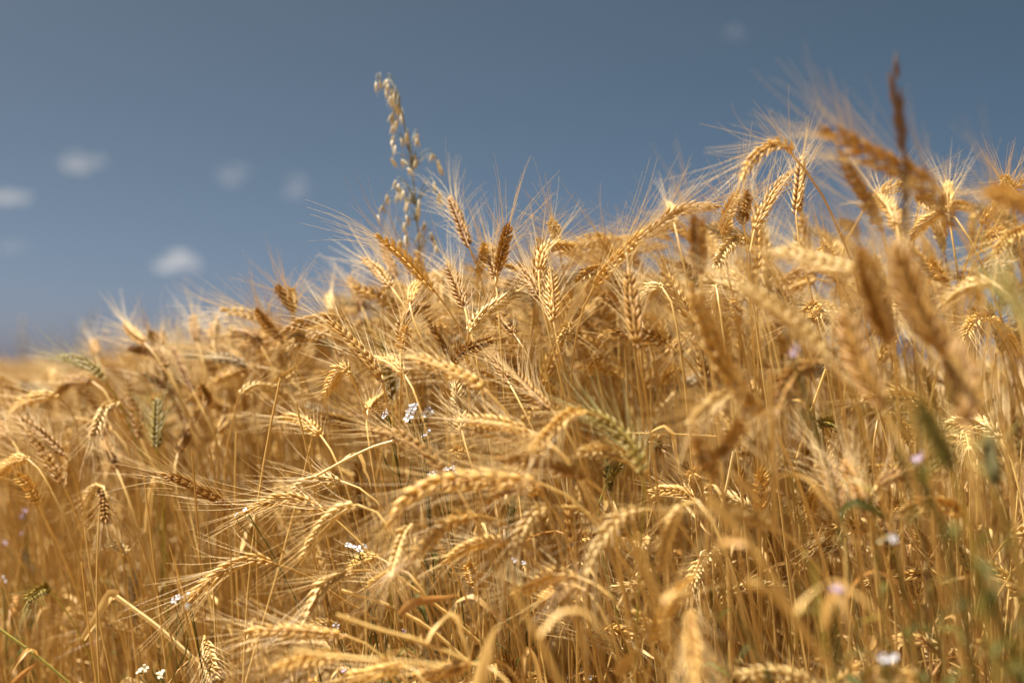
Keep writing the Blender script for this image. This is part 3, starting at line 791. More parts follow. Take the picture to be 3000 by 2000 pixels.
def oat_plant(label, d, main, branches, seed, size=1.0, group=None, stem_mat='oat_stem'):
    """main: pixels from the lowest seen point to the tip; branches: (fraction up the stem, [pixels of spikelets])."""
    rng = np.random.default_rng(seed)
    if not OAT_MESH:
        OAT_MESH.extend(oat_mesh(rng, a) for a in (.12, .28, .45, .2))
    up = np.array([at(u, v, d) for u, v in main])
    low = to_root(up[0], up[0] - up[1], .1)[::-1]
    P = np.vstack([low, up])
    S, L = resample(P, 60)
    root = S[0]
    t = thing("oat_plant", root, label, "wild oat", group)
    g = Geo(); tube(g, S, np.linspace(.0019, .0008, 60), 6, 0, .5)
    part("stem", g, [M[stem_mat]], t, root)
    gb = Geo()
    spots = []
    up_i = 60 - int(60 * np.linalg.norm(np.diff(up, axis=0), axis=1).sum() / L)
    for f, pix in branches:
        a = S[min(59, int(up_i + f * (59 - up_i)))]
        for (u, v) in pix:
            b = at(u, v, d + rng.normal(0, .018))
            top = b + np.array([0, 0, .004])
            mid = (a + top) / 2 + np.array([0, 0, .02 + .15 * np.linalg.norm(top - a)])
            tube(gb, bez(a, a * .4 + mid * .6, top * .6 + mid * .4 + np.array([0, 0, .008]), top, 9), np.linspace(.0006, .00035, 9), 4, 0, .5)
            spots.append(top)
    part("panicle_branch", gb, [M[stem_mat]], t, root)
    for s in spots:
        o = bpy.data.objects.new("spikelet", OAT_MESH[int(rng.integers(len(OAT_MESH)))])
        COL.objects.link(o); o.parent = t
        o.location = s - root
        k = size * rng.uniform(.55, .82)
        o.scale = (k, k, k)
        o.rotation_euler = (rng.normal(0, .22), rng.normal(0, .22), rng.uniform(0, 6.28))
    return t


oat_plant("tall wild oat with pale hanging spikelets, far above the wheat left of centre", 1.68,
          [(1232, 800), (1226, 700), (1218, 600), (1208, 500), (1198, 430), (1186, 370), (1172, 310), (1155, 265), (1132, 246), (1112, 250)],
          [(1.0, [(1102, 250), (1114, 247)]), (.96, [(1133, 243), (1136, 256), (1130, 270)]), (.9, [(1146, 272), (1154, 284), (1145, 292)]),
           (.84, [(1148, 306), (1158, 314), (1168, 308), (1163, 322)]), (.76, [(1152, 342), (1150, 356), (1174, 346), (1165, 358), (1155, 375)]),
           (.62, [(1192, 398), (1153, 408), (1150, 422), (1158, 436), (1176, 412), (1225, 402), (1222, 414)]),
           (.5, [(1203, 460), (1217, 466), (1220, 475), (1145, 474), (1176, 478), (1196, 502), (1268, 460), (1283, 478), (1286, 492)]),
           (.36, [(1160, 538), (1168, 548), (1174, 560), (1166, 575), (1182, 568), (1190, 590), (1196, 602), (1272, 542), (1290, 572), (1288, 590), (1134, 580), (1120, 612), (1106, 640)]),
           (.2, [(1206, 580), (1228, 592), (1226, 612), (1230, 630), (1190, 640), (1186, 660), (1190, 680), (1188, 700), (1170, 712)]),
           (.06, [(1246, 662), (1262, 690), (1276, 712), (1278, 730), (1230, 690), (1192, 722)])], 5)
oat_plant("faint blurred oat spike standing tall at the west end of the skyline", 4.6,
          [(62, 1110), (66, 1040), (67, 980), (66, 930)],
          [(.95, [(64, 930), (69, 936)]), (.75, [(60, 952), (72, 958), (66, 965)]), (.5, [(58, 980), (74, 986), (64, 996)]), (.3, [(56, 1008), (76, 1016), (92, 1014)]), (.1, [(60, 1040), (74, 1048)])], 6, 1.1, "faint oats on the west skyline")
oat_plant("faint blurred oat bending right beside the short reddish west ear", 4.2,
          [(232, 1060), (240, 1010), (250, 965), (268, 930), (284, 918)],
          [(.95, [(284, 918), (276, 926)]), (.7, [(252, 940), (262, 948)]), (.5, [(246, 958), (240, 972)]), (.25, [(236, 990), (246, 1000)])], 7, 1.0, "faint oats on the west skyline")


def grass_spike():
    rng = np.random.default_rng(9)
    d = 1.0
    up = np.array([at(u, v, d) for u, v in [(2672, 900), (2660, 760), (2655, 640), (2649, 520), (2640, 410), (2629, 310), (2620, 238)]])
    P = np.vstack([to_root(up[0], up[0] - up[1], .12)[::-1], up])
    S, L = resample(P, 80)
    t = thing("grass_spike", S[0], "dark slender grass spike rising above the large slanting ear", "wild grass")
    g = Geo(); tube(g, S, np.linspace(.0016, .0006, 80), 6, 0, .4)
    part("stem", g, [M['dark_spike']], t, S[0])
    k0 = 80 - int(80 * np.linalg.norm(np.diff(up[1:], axis=0), axis=1).sum() / L)
    T = unit(np.gradient(S, axis=0))
    gh = Geo()
    for i, k in enumerate(np.linspace(k0, 79, 17)):
        k = int(k); s = 1 if i % 2 else -1
        side = unit(np.cross(T[k], [0.2, 1, 0])) * s
        sc = 1.25 if i > 9 else .9
        n = 4
        O = np.repeat(S[k][None], n, 0) + np.outer(np.linspace(0, .007 * sc, n), T[k]) + side * .0008
        D = np.repeat((T[k] + side * .22)[None], n, 0) + rng.normal(0, .09, (n, 3))
        husks(gh, O, D, np.repeat(side[None], n, 0), np.full(n, .0105 * sc), np.full(n, .0013 * sc), 0, rng.uniform(0, 1, n))
    part("spike", gh, [M['dark_spike']], t, S[0])


grass_spike()


def petal_mesh(mat):
    g = Geo()
    k = 6; t = np.linspace(0, 1, k)
    P = np.stack([.0065 * t, 0 * t, .0016 * np.sin(t * 2.6)], 1)
    ribbon(g, P, .0026 * np.interp(t, [0, .3, .75, 1], [.25, .6, 1, .55]), np.array([0, 0, 1.0]), .18, 0, .5)
    return g.mesh("petal", [M[mat]])


PETAL = {}


def flower_head(parent, root, p, facing, mat, rng, size=1.0, petals=4):
    """A small four-petalled cress flower: green cup with yellow eye, petals as its own pieces."""
    if mat not in PETAL:
        PETAL[mat] = petal_mesh(mat)
    f = Vector(facing).normalized()
    q = f.to_track_quat('Z', 'Y')
    g = Geo()
    a = unit(np.array(f))
    O = np.repeat(np.array([p]) - a * .005, 4, 0)
    b1 = unit(np.cross(a, [.3, .2, .9])); b2 = np.cross(a, b1)
    ds = np.array([a + b1 * .2, a - b1 * .2, a + b2 * .2, a - b2 * .2])
    husks(g, O, ds, ds - a, np.full(4, .006 * size), np.full(4, .0009 * size), 0, rng.uniform(0, 1, 4))
    husks(g, np.array([p]) - a * .001, a[None], b1[None], np.array([.003 * size]), np.array([.0011 * size]), 1, np.array([.5]))
    c = part("flower", g, [M['weed_green'], M['flower_eye']], parent, root)
    tw = rng.uniform(0, 1.5)
    for i in range(petals):
        o = bpy.data.objects.new("petal", PETAL[mat])
        COL.objects.link(o); o.parent = c
        o.location = np.asarray(p) - root
        r = q.to_matrix() @ Matrix.Rotation(tw + i * math.pi / 2 + rng.normal(0, .1), 3, 'Z') @ Matrix.Rotation(rng.normal(-.15, .25), 3, 'Y')
        o.rotation_euler = r.to_euler()
        s = size * rng.uniform(.9, 1.1); o.scale = (s, s, s)


def wildflower(label, d, stem, heads, mat='petal', seed=0, size=1.0, group="small wild flowers in the wheat", pods=3, name="wildflower", r=.0008):
    rng = np.random.default_rng(600 + seed)
    size *= .75 if seed == 1 else .42 if 16 <= seed <= 21 else .54
    up = np.array([at(u, v, d) for u, v in stem])
    P = np.vstack([to_root(up[0], up[0] - up[1], .15)[::-1], up])
    S, L = resample(P, 40)
    root = S[0]
    t = thing(name, root, label, "wildflower", group)
    g = Geo(); tube(g, S, np.linspace(r * 1.7, r * .8, 40), 5, 0, .5)
    top = S[-1]
    for (u, v, *rest) in heads:
        p = at(u, v, d + rng.normal(0, .006))
        j = S[int(rng.uniform(.86, .97) * 39)]
        tube(g, bez(j, j + (top - S[-4]) * .8, p + np.array([0, 0, -.012]), p + np.array([0, 0, -.004]), 7), np.full(7, r * .55), 4, 0, .6)
    for i in range(pods):                                       # slim pods and side shoots
        k = int(rng.uniform(.6, .95) * 39); a = rng.uniform(0, 6.28)
        e = S[k] + np.array([math.cos(a) * .016, math.sin(a) * .016, rng.uniform(.012, .03)])
        tube(g, bez(S[k], S[k] + np.array([math.cos(a), math.sin(a), .3]) * .008, e - np.array([0, 0, .01]), e, 7), np.array([.4, .4, .6, 1, 1, .8, .2]) * r * 1.1, 4, 0, .3)
    part("stem", g, [M['weed_green']], t, root)
    gl = Geo()
    for i in range(3):
        k = int(rng.uniform(.45, .85) * 39)
        add_leaf(gl, S[k], rng.uniform(0, 6.28), rng.uniform(.03, .06), .0035, rng)
    part("foliage", gl, [M['weed_green']], t, root)
    for (u, v, *rest) in heads:
        p = at(u, v, d + rng.normal(0, .004))
        f = rest[0] if rest else (rng.normal(0, .5), -rng.uniform(.3, .9), rng.uniform(.4, 1))
        flower_head(t, root, p, f, mat, rng, size)
    return t


wildflower("white flower cluster with green buds standing in the middle of the wheat", 1.40, [(1252, 1420), (1244, 1330), (1234, 1240), (1228, 1214)], [(1206, 1202, (.2, -.8, .5)), (1217, 1194, (-.4, -.7, .6)), (1200, 1214), (1256, 1206, (.5, -.5, .6)), (1252, 1216), (1196, 1228)], seed=1, size=1.2, pods=6)
wildflower("white blossom half hidden by a straw stem west of the white flower cluster", 1.42, [(1160, 1320), (1150, 1260), (1138, 1220)], [(1124, 1216), (1136, 1206), (1128, 1222)], seed=2)
wildflower("small white flower low among the stems of the white flower cluster", 1.41, [(1252, 1400), (1246, 1330), (1244, 1290)], [(1243, 1276), (1258, 1264)], seed=3, size=.8)
wildflower("white blossoms above the longest blurred arch, behind the brown blurred ear", 1.42, [(1310, 1480), (1300, 1430), (1292, 1395)], [(1262, 1388), (1276, 1386), (1306, 1376), (1326, 1372), (1332, 1384)], seed=4)
wildflower("tiny white bud held at the tip of the lower twin arched ear", 1.40, [(792, 1610), (752, 1545), (728, 1505)], [(718, 1494, (-.2, -.6, .8)), (694, 1507)], seed=5, size=.85)
wildflower("white two-petal flower on a thin pod bearing stem beside the sharp arched ear", 1.33, [(505, 1985), (548, 1900), (550, 1820), (540, 1770), (530, 1762)], [(514, 1760, (-.5, -.7, .4)), (524, 1750, (.2, -.6, .8)), (546, 1776, (.6, -.6, .3))], seed=6, size=1.15, pods=6)
wildflower("cream flowers at the bottom edge right of the yellow straw", 1.36, [(500, 2080), (490, 2010), (462, 1975)], [(408, 1966), (424, 1958), (468, 1980), (476, 1970)], 'petal_cream', seed=7, size=1.25)
wildflower("lilac tinted flower alone in the foreground grass at centre", 1.38, [(1535, 1800), (1525, 1720), (1515, 1660)], [(1508, 1640, (.1, -.9, .4)), (1534, 1650)], seed=8, size=1.0)
wildflower("white blossoms among ears below the twin arches, centre left", 1.38, [(1075, 1720), (1060, 1650), (1052, 1612)], [(1020, 1598), (1032, 1600), (1050, 1606), (1068, 1600), (1054, 1612)], seed=9)
wildflower("single pale flower left of the blurred ears in the low centre grass", 1.36, [(1010, 1900), (995, 1860), (988, 1842)], [(984, 1832), (990, 1845)], seed=10, size=.9)
wildflower("lilac speck of a flower low in the grass left of the pale leaf blade", 1.36, [(1195, 1920), (1190, 1880), (1186, 1860)], [(1182, 1850)], 'petal_lilac', seed=11, size=.9)
wildflower("blurred lilac flower, upper of the pair at the shaded west edge", 1.9, [(80, 1600), (76, 1540), (74, 1505)], [(72, 1497), (64, 1514)], 'petal_lilac', seed=12)
wildflower("blurred lilac flower, lower of the pair at the shaded west edge", 1.9, [(70, 1680), (66, 1610), (66, 1575)], [(66, 1562), (14, 1590)], 'petal_lilac', seed=13)
wildflower("blurred white flower cut by the west edge in the lower wheat", 1.75, [(14, 1800), (10, 1740), (8, 1710)], [(6, 1694), (12, 1702)], seed=14, size=1.1)
wildflower("white bud beside the combed awns of the sharp arched ear", 1.36, [(570, 1830), (560, 1780), (554, 1748)], [(552, 1738)], seed=15, size=.6)
wildflower("purple blurred flower on the leafy weed of the right thicket", 1.0, [(2720, 1430), (2705, 1390), (2690, 1360)], [(2684, 1346), (2700, 1338)], 'petal_lilac', seed=16, size=1.1)
wildflower("large blurred lilac flower low in the right thicket", 0.92, [(2450, 1880), (2448, 1800), (2446, 1755)], [(2432, 1740), (2450, 1732), (2464, 1722)], 'petal_lilac', seed=17, size=1.3)
wildflower("blurred white flower beside the yellow thicket stem", 1.0, [(2640, 1680), (2625, 1620), (2614, 1590)], [(2608, 1572), (2618, 1580), (2602, 1582)], seed=18, size=1.1)
wildflower("blurred white blossom close to the bottom edge of the right thicket", 0.95, [(2610, 2040), (2600, 1980), (2594, 1945)], [(2586, 1930), (2616, 1930)], seed=19, size=1.3)
wildflower("faint purple flower behind the hooked neck of the hanging brown ear", 1.0, [(2350, 1110), (2336, 1070), (2328, 1045)], [(2322, 1038), (2330, 1022)], 'petal_lilac', seed=20, size=1.0)
wildflower("dim purple flower above the green blurred ears of the thicket", 0.95, [(2650, 1370), (2636, 1320), (2628, 1295)], [(2624, 1282), (2632, 1296)], 'petal_lilac', seed=21, size=1.0)
wildflower("small white flower at the bottom edge right of the pale leaf blade", 1.36, [(1745, 2060), (1738, 2010), (1734, 1995)], [(1732, 1984)], seed=22, size=.8)
wildflower("pale flower in the lower left corner of the central grass", 1.36, [(1030, 2080), (1018, 2010), (1012, 1975)], [(1008, 1962), (1016, 1970)], 'petal_lilac', seed=23, size=.9)


def weed(label, d, stem, leaf_n, seed, leaf_len=.05, leaf_w=.006, r=.0016, name="leafy_weed", mat='weed_green', group="green weeds growing in the wheat"):
    rng = np.random.default_rng(800 + seed)
    up = np.array([at(u, v, d) for u, v in stem])
    P = np.vstack([to_root(up[0], up[0] - up[1], .2)[::-1], up])
    S, L = resample(P, 44)
    t = thing(name, S[0], label, "weed", group)
    g = Geo(); tube(g, S, np.linspace(r, r * .5, 44), 6, 0, .5)
    part("stem", g, [M[mat]], t, S[0])
    leaf_n = int(leaf_n * 1.7)
    for i in range(leaf_n):
        gl = Geo()
        k = int((.35 + .64 * (i + .5) / leaf_n) * 43)
        add_leaf(gl, S[k], i * 2.4 + rng.normal(0, .4), leaf_len * rng.uniform(.4, .9), leaf_w * rng.uniform(.2, .42), rng)
        part("leaf", gl, [M[mat]], t, S[0])
    return t


weed("tall blurred leafy weed leaning left across the right thicket", .78, [(2960, 1960), (2900, 1780), (2815, 1620), (2740, 1500), (2690, 1400), (2660, 1340)], 16, 1, .055, .008, .0022)
weed("blurred green weed at the right bottom corner", .82, [(3010, 2030), (2965, 1880), (2900, 1760), (2860, 1640)], 14, 2, .06, .010, .002)
weed("slim green weed with narrow leaves at the foot of the huge pale ear", 1.0, [(2270, 2050), (2235, 1950), (2190, 1860), (2160, 1800)], 8, 3, .05, .006, .0016)
weed("dark green weed beside the large blurred lilac flower", .9, [(2480, 1960), (2440, 1830), (2380, 1760), (2330, 1700)], 9, 4, .05, .006, .0016)
weed("green weed behind the yellow stem of the pale pinkish ear", 1.0, [(2380, 1700), (2350, 1560), (2325, 1440), (2316, 1380)], 8, 5, .05, .005, .0014, mat='husk_green')
weed("green weed clump under the blossom at the thicket's bottom edge", .95, [(2650, 2040), (2640, 1960), (2600, 1890), (2560, 1850)], 9, 6, .05, .007, .0016)
weed("bluish green weed between the twin arches and the longest arch", 1.42, [(1180, 1460), (1200, 1400), (1205, 1350)], 7, 7, .05, .0035, .0012)
weed("dark weed shoot at the shaded west edge of the field", 1.8, [(60, 1920), (40, 1830), (22, 1760), (20, 1710)], 10, 8, .07, .006, .0016)
weed("green shoots behind the bent straw in the lower west", 1.75, [(470, 1800), (475, 1680), (480, 1560), (482, 1490)], 8, 9, .06, .004, .0014)
weed("green weed under the pale sheathed ear", 1.8, [(330, 1800), (320, 1720), (318, 1650)], 8, 10, .06, .006, .0014)
weed("low green weed right of the second fat hanging ear", 1.38, [(1120, 1990), (1130, 1900), (1128, 1840)], 9, 11, .05, .004, .0013)
weed("thin green weed at the base of the little dark green ear", 1.42, [(1490, 1760), (1488, 1660), (1485, 1560)], 8, 12, .05, .0035, .0013)
weed("green weed low in the centre grass below the lilac flower", 1.38, [(1560, 2020), (1545, 1930), (1528, 1860)], 9, 13, .05, .004, .0013)
weed("blurred green weed near the right edge behind tall stems", .75, [(2960, 1640), (2925, 1520), (2880, 1440)], 9, 14, .05, .008, .0016)
weed("green weed stalk crossing behind the tall dark thicket ears", 1.0, [(2560, 1500), (2540, 1340), (2505, 1180), (2480, 1080)], 7, 15, .06, .005, .0014, mat='husk_green')


weed("thin olive weed stem beside the yellow thicket stem", .95, [(2700, 2040), (2660, 1880), (2600, 1740), (2560, 1620)], 8, 16, .05, .006, .0014)
weed("thin olive weed stem rising under the dark green blurred ears", .85, [(2860, 2040), (2830, 1860), (2790, 1700), (2760, 1560)], 9, 17, .05, .006, .0015)
weed("upright olive weed left of the blurred corner weed", .9, [(2800, 2060), (2760, 1960), (2730, 1860), (2700, 1780)], 8, 18, .05, .006, .0014)
weed("dark olive weed hugging the right edge low down", .85, [(3000, 1900), (2985, 1760), (2960, 1640), (2950, 1560)], 9, 19, .05, .006, .0015)
weed("olive weed stem below the short brown blurred ear of the thicket", 1.1, [(2150, 2040), (2120, 1900), (2090, 1780), (2080, 1720)], 7, 20, .05, .005, .0013)


def straw(label, d, pix, r=.0016, mat='stem', dd=0.0, name="loose_straw"):
    rng = np.random.default_rng(int(pix[0][0] * 3 + pix[0][1]))
    P = np.array([at(u, v, d + dd * i) for i, (u, v) in enumerate(pix)])
    S, L = resample(P, 30)
    f = np.linspace(0, 1, 30)
    rr = r * (1 + .35 * np.exp(-((f - .45) / .02) ** 2))
    t = thing(name, S[0], label, "straw", "loose straws leaning in the wheat")
    g = Geo(); tube(g, S, rr, 7, 0, rng.uniform(.3, 1))
    part("stem", g, [M[mat]], t, S[0])
    gl = Geo(); add_leaf(gl, S[int(rng.uniform(8, 16))], rng.uniform(0, 6.28), rng.uniform(.05, .1), .003, rng)
    part("leaf", gl, [M['leaf']], t, S[0])
    return t


def bent_straw():
    d = 1.5
    t_pts = [at(u, v, d) for u, v in [(640, 1995), (583, 1944), (468, 1842), (400, 1790), (340, 1746)]]
    S, L = resample(np.array(t_pts), 24)
    t = thing("loose_straw", S[0], "thick pale straw snapped over in a sharp bend, lower west", "straw", "loose straws leaning in the wheat")
    g = Geo(); tube(g, S, np.linspace(.0030, .0025, 24), 7, 0, .8)
    part("stem", g, [M['straw_pale']], t, S[0])
    g = Geo()
    P, _ = resample(np.array([at(u, v, d + o) for u, v, o in [(342, 1746, 0), (326, 1738, 0), (314, 1752, -.004), (280, 1810, -.01), (242, 1872, -.02)]]), 16)
    ribbon(g, P, np.linspace(.0055, .0030, 16), np.array([.3, -1, .3]), .3, 0, .8)
    part("leaf", g, [M['leaf']], t, S[0])


bent_straw()
straw("yellow straw slanting across the lower west corner", 1.5, [(-40, 1815), (100, 1915), (200, 1998), (260, 2050)], .0016, 'stem_green')
straw("thin pale straw slanting up behind the blurred brown ear, centre left", 1.38, [(925, 1395), (1010, 1348), (1090, 1310), (1150, 1292)], .0013, 'straw_pale')
straw("fine pale straw lying level right of the centre", 1.43, [(1830, 1268), (1960, 1270), (2105, 1278)], .0007)
straw("long straw slanting from low right to the second fat ear", 1.3, [(1420, 1895), (1300, 1790), (1200, 1715), (1150, 1672)], .0016)
straw("straw crossing just under the first low slanting one, centre", 1.28, [(1380, 1945), (1250, 1835), (1120, 1765), (1000, 1728)], .0016)
straw("long straw running low across the grass from the left, upper one", 1.1, [(1370, 1935), (1240, 1880), (1100, 1840), (985, 1800)], .0015)
straw("long straw running level near the bottom edge", 1.0, [(1290, 1950), (1150, 1935), (1000, 1925), (860, 1905)], .0014)
straw("blurred thick straw at the bottom centre leaning left", .9, [(1655, 2030), (1600, 1910), (1540, 1800), (1500, 1710)], .0017)
straw("white glossy straw standing low right of centre", 1.4, [(2105, 1585), (2112, 1500), (2130, 1420), (2150, 1320)], .0014, 'straw_pale')
straw("bare upright straw in the right thicket, tan and blurred", 1.05, [(2270, 1560), (2268, 1400), (2262, 1250), (2258, 1090)], .0022)
straw("blurred orange straw slanting across the lower right thicket", .85, [(2330, 1800), (2230, 1640), (2150, 1540), (2080, 1450)], .002)
straw("pale bowed straw leaning left in the right thicket's lower part", .85, [(2440, 1960), (2350, 1840), (2270, 1740), (2190, 1700)], .0022)
straw("yellow green straw rising left of the large blurred lilac flower", .88, [(2440, 2020), (2420, 1900), (2400, 1760), (2385, 1650)], .0016, 'stem_green')
straw("curved brownish straw below the pale hanging ear right of centre", .9, [(1960, 1880), (1930, 1750), (1890, 1640), (1860, 1560)], .002)
straw("pale straw behind the bare centre stem, slanting right low down", 1.4, [(1675, 1900), (1650, 1800), (1630, 1730), (1610, 1660)], .0013)
straw("orange stem crossing the gap under the dark nodding thicket ears", 1.4, [(2335, 1340), (2365, 1240), (2395, 1150), (2420, 1080)], .0012)


def blade(label, d, pix, w, mat='leaf', dz=0.0, nrm=(.2, -1, .4), twist=1.2):
    P, L = resample(np.array([at(u, v, d + dz * i) for i, (u, v) in enumerate(pix)]), 20)
    f = np.linspace(0, 1, 20)
    t = thing("dry_leaf", P[0], label, "dry leaf", "dry leaf blades in the wheat")
    n0 = unit(np.array(nrm)); T = unit(np.gradient(P, axis=0)); S = unit(np.cross(T, n0)); U = np.cross(S, T)
    nr = U * np.cos(twist * f)[:, None] + S * np.sin(twist * f)[:, None]
    g = Geo(); ribbon(g, P, w * np.interp(f, [0, .2, .6, 1], [.5, 1, .9, .1]), nr, .35, 0, .7)
    part("blade", g, [M[mat]], t, P[0])
    g = Geo(); tube(g, P[:19] + U[:19] * -.0004, np.linspace(.0006, .0002, 19), 4, 0, .9)
    part("midrib", g, [M[mat]], t, P[0])


blade("broad pale leaf blade standing at the bottom edge, centre", 1.0, [(1400, 2030), (1412, 1950), (1428, 1880), (1446, 1845), (1468, 1828)], .0058)
blade("rusty curled leaf above the broad pale blade", 1.2, [(1170, 1800), (1200, 1770), (1240, 1757), (1300, 1748), (1345, 1740)], .0042, 'leaf_orange')
blade("rusty leaf blade crossing the lower west corner", 1.5, [(30, 2010), (70, 1970), (112, 1934)], .0035, 'leaf_orange')
blade("cup shaped tan leaf near the bottom edge, centre right", 1.1, [(1810, 1975), (1825, 1945), (1848, 1915), (1868, 1890)], .006)
blade("pale twisted leaf low in the right thicket", 1.4, [(2390, 1595), (2400, 1560), (2412, 1525)], .0025)
blade("curled whitish leaf under the dark bowed thicket ear", 1.05, [(2140, 1380), (2175, 1420), (2210, 1450), (2230, 1490)], .0028)
blade("drooping pale leaf at the right end of the thicket", .9, [(2900, 1520), (2860, 1450), (2830, 1390), (2800, 1350)], .0028)
blade("pale leaf bowed under the brown drooping-awned ear", 1.65, [(428, 1560), (440, 1440), (455, 1400), (470, 1470)], .004)


def insect():
    p = at(2263, 332, 1.15)
    t = thing("flying_insect", p, "tiny dark insect flying against the blue sky", "insect")
    g = Geo()
    husks(g, np.array([p - np.array([.0018, 0, 0])]), np.array([[1.0, .1, .15]]), np.array([[0, 0, 1.0]]), np.array([.0036]), np.array([.0008]), 0, np.array([.5]))
    husks(g, np.array([p + np.array([.0012, 0, .0003])]), np.array([[1.0, .1, -.1]]), np.array([[0, 0, 1.0]]), np.array([.0014]), np.array([.0006]), 0, np.array([.5]))
    part("body", g, [M['insect']], t, p)
    for s in (-1, 1):
        g = Geo()
        P = np.array([p + np.array([-.0003 - .0006 * k, s * .0009 * k, .0004 + .0007 * k]) for k in range(4)])
        ribbon(g, P, np.array([.0003, .0007, .0008, .0003]), np.array([.3, 0, 1.0]), .1)
        part("wing", g, [M['wing']], t, p)


insect()


# ------------------------------------------------------------------ the other stalks one can make out
LANDMARKS = [(1220, 500, "tall oats"), (1340, 650, "lone raised ear"), (1225, 1210, "white flower cluster"), (1378, 1100, "straight centre stem"),
             (1850, 900, "dark upright blurred ear"), (690, 1660, "sharp arched ear"), (330, 1760, "bent straw"), (1390, 1410, "longest blurred arch"),
             (2610, 560, "large slanting ear"), (2630, 330, "dark grass spike"), (2250, 440, "hooked skyline ear"), (2190, 610, "dark bowed head"),
             (1820, 1290, "olive green ear"), (110, 1170, "long tan west arch"), (120, 1280, "two slanting west ears"), (460, 1240, "green tinged west ear"),
             (855, 870, "splayed skyline ear"), (515, 775, "loaf shaped cloud"), (2300, 950, "broad pale thicket ear"), (2770, 1150, "dark thicket ears"),
             (2120, 1700, "straight hanging low ear"), (2450, 1735, "large lilac flower"), (1510, 1640, "lone lilac flower"), (1435, 1900, "broad pale leaf blade"),
             (1050, 1020, "level awned ear"), (1215, 920, "dark crooked ear"), (1450, 910, "crisp centre ear"), (1625, 860, "glossy vertical ear"),
             (1810, 770, "long plump ear"), (1630, 730, "flat topped arch"), (1470, 730, "upright mid skyline ear"), (2440, 1310, "long hanging thicket ear"),
             (920, 1440, "twin arched ears"), (760, 1140, "hooked neck ear"), (600, 1440, "drooping awned ear"), (1660, 960, "star shaped burst"), (2940, 600, "right edge ears")]
USED = set()


def describe(E, d, c, rng):
    """What one sees of a stalk: its colour, how it stands, how sharp it is and what it is next to."""
    b = seen_at(E[0]); t = seen_at(E[-1]); m = seen_at(E[len(E) // 2])
    du, dv = t[0] - b[0], b[1] - t[1]
    ang = math.degrees(math.atan2(dv, du))
    if abs(du) + abs(dv) < 70:
        pose = "foreshortened"
    elif 65 < ang < 115: pose = "upright"
    elif 25 < ang <= 65: pose = "right leaning"
    elif -25 <= ang <= 25: pose = "level right pointing"
    elif 115 <= ang < 155: pose = "left leaning"
    elif ang >= 155 or ang < -155: pose = "level left pointing"
    elif -155 <= ang < -110: pose = "left drooping"
    elif -110 <= ang < -70: pose = "straight hanging"
    else: pose = "right drooping"
    sharp = "crisp" if abs(1 / d - 1 / 1.41) < .07 else ("soft" if abs(1 / d - 1 / 1.41) < .2 else "blurred")
    tone = {'g': 'golden', 'b': 'brown', 'p': 'pale', 'y': 'greenish', 'd': 'dark green', 'w': 'greyish'}[c]
    L = sorted(LANDMARKS, key=lambda q: (q[0] - m[0]) ** 2 + (q[1] - m[1]) ** 2)
    for k in range(6):
        u, v, nm = L[k]
        dx, dy = m[0] - u, m[1] - v
        near = math.hypot(dx, dy)
        where = ("close beside" if near < 60 else ("above" if dy < -abs(dx) else "below" if dy > abs(dx) else "left of" if dx < 0 else "right of"))
        far = "" if near < 130 else "a little way "
        txt = f"{sharp} {tone} {pose} wheat ear {far}{where} the {nm}"
        if txt not in USED and len(txt.split()) <= 16:
            USED.add(txt)
            return txt
    return txt


def ear_colour(rng):
    return 'w' if rng.uniform() < .1 else 'b' if rng.uniform() < .25 else ('p' if rng.uniform() < .27 else ('y' if rng.uniform() < .02 else 'g'))


def free_stalk(rng, height, az, lean, nod, ear_len):
    """Stem and ear curves from a root at the origin; the stalk leans and then nods towards az."""
    n = 44
    s = np.linspace(0, 1, n)
    L = height
    total = L + ear_len
    th = lean * (0.35 + .65 * s) + (nod - lean) / (1 + np.exp(-(s - rng.uniform(.90, .98)) * rng.uniform(22, 36)))
    step = total / (n - 1)
    w = rng.normal(0, .05, 2)
    x = np.cumsum(np.sin(th)) * step; z = np.cumsum(np.cos(th)) * step
    y = np.cumsum(np.sin(s * 5 + w[0] * 60) * .05) * step
    ca, sa = math.cos(az), math.sin(az)
    P = np.stack([x * ca - y * sa, x * sa + y * ca, z], 1)
    P -= P[0]
    k = int(round(n * L / total))
    return P[:k + 1], P[k:]


def in_low_crop(x, y):
    return .55 < y < 3.8 and y > .93 - 1.30 * x and x < .40 * y


def in_field(x, y):
    if y < 0.5: return False
    if y < 0.93 - 1.30 * x: return False                       # edge the photographer stands at
    if x > .70 - .314 * (y - 1.9) + .05 * math.sin(y * 5): return False      # far edge on the right
    return True


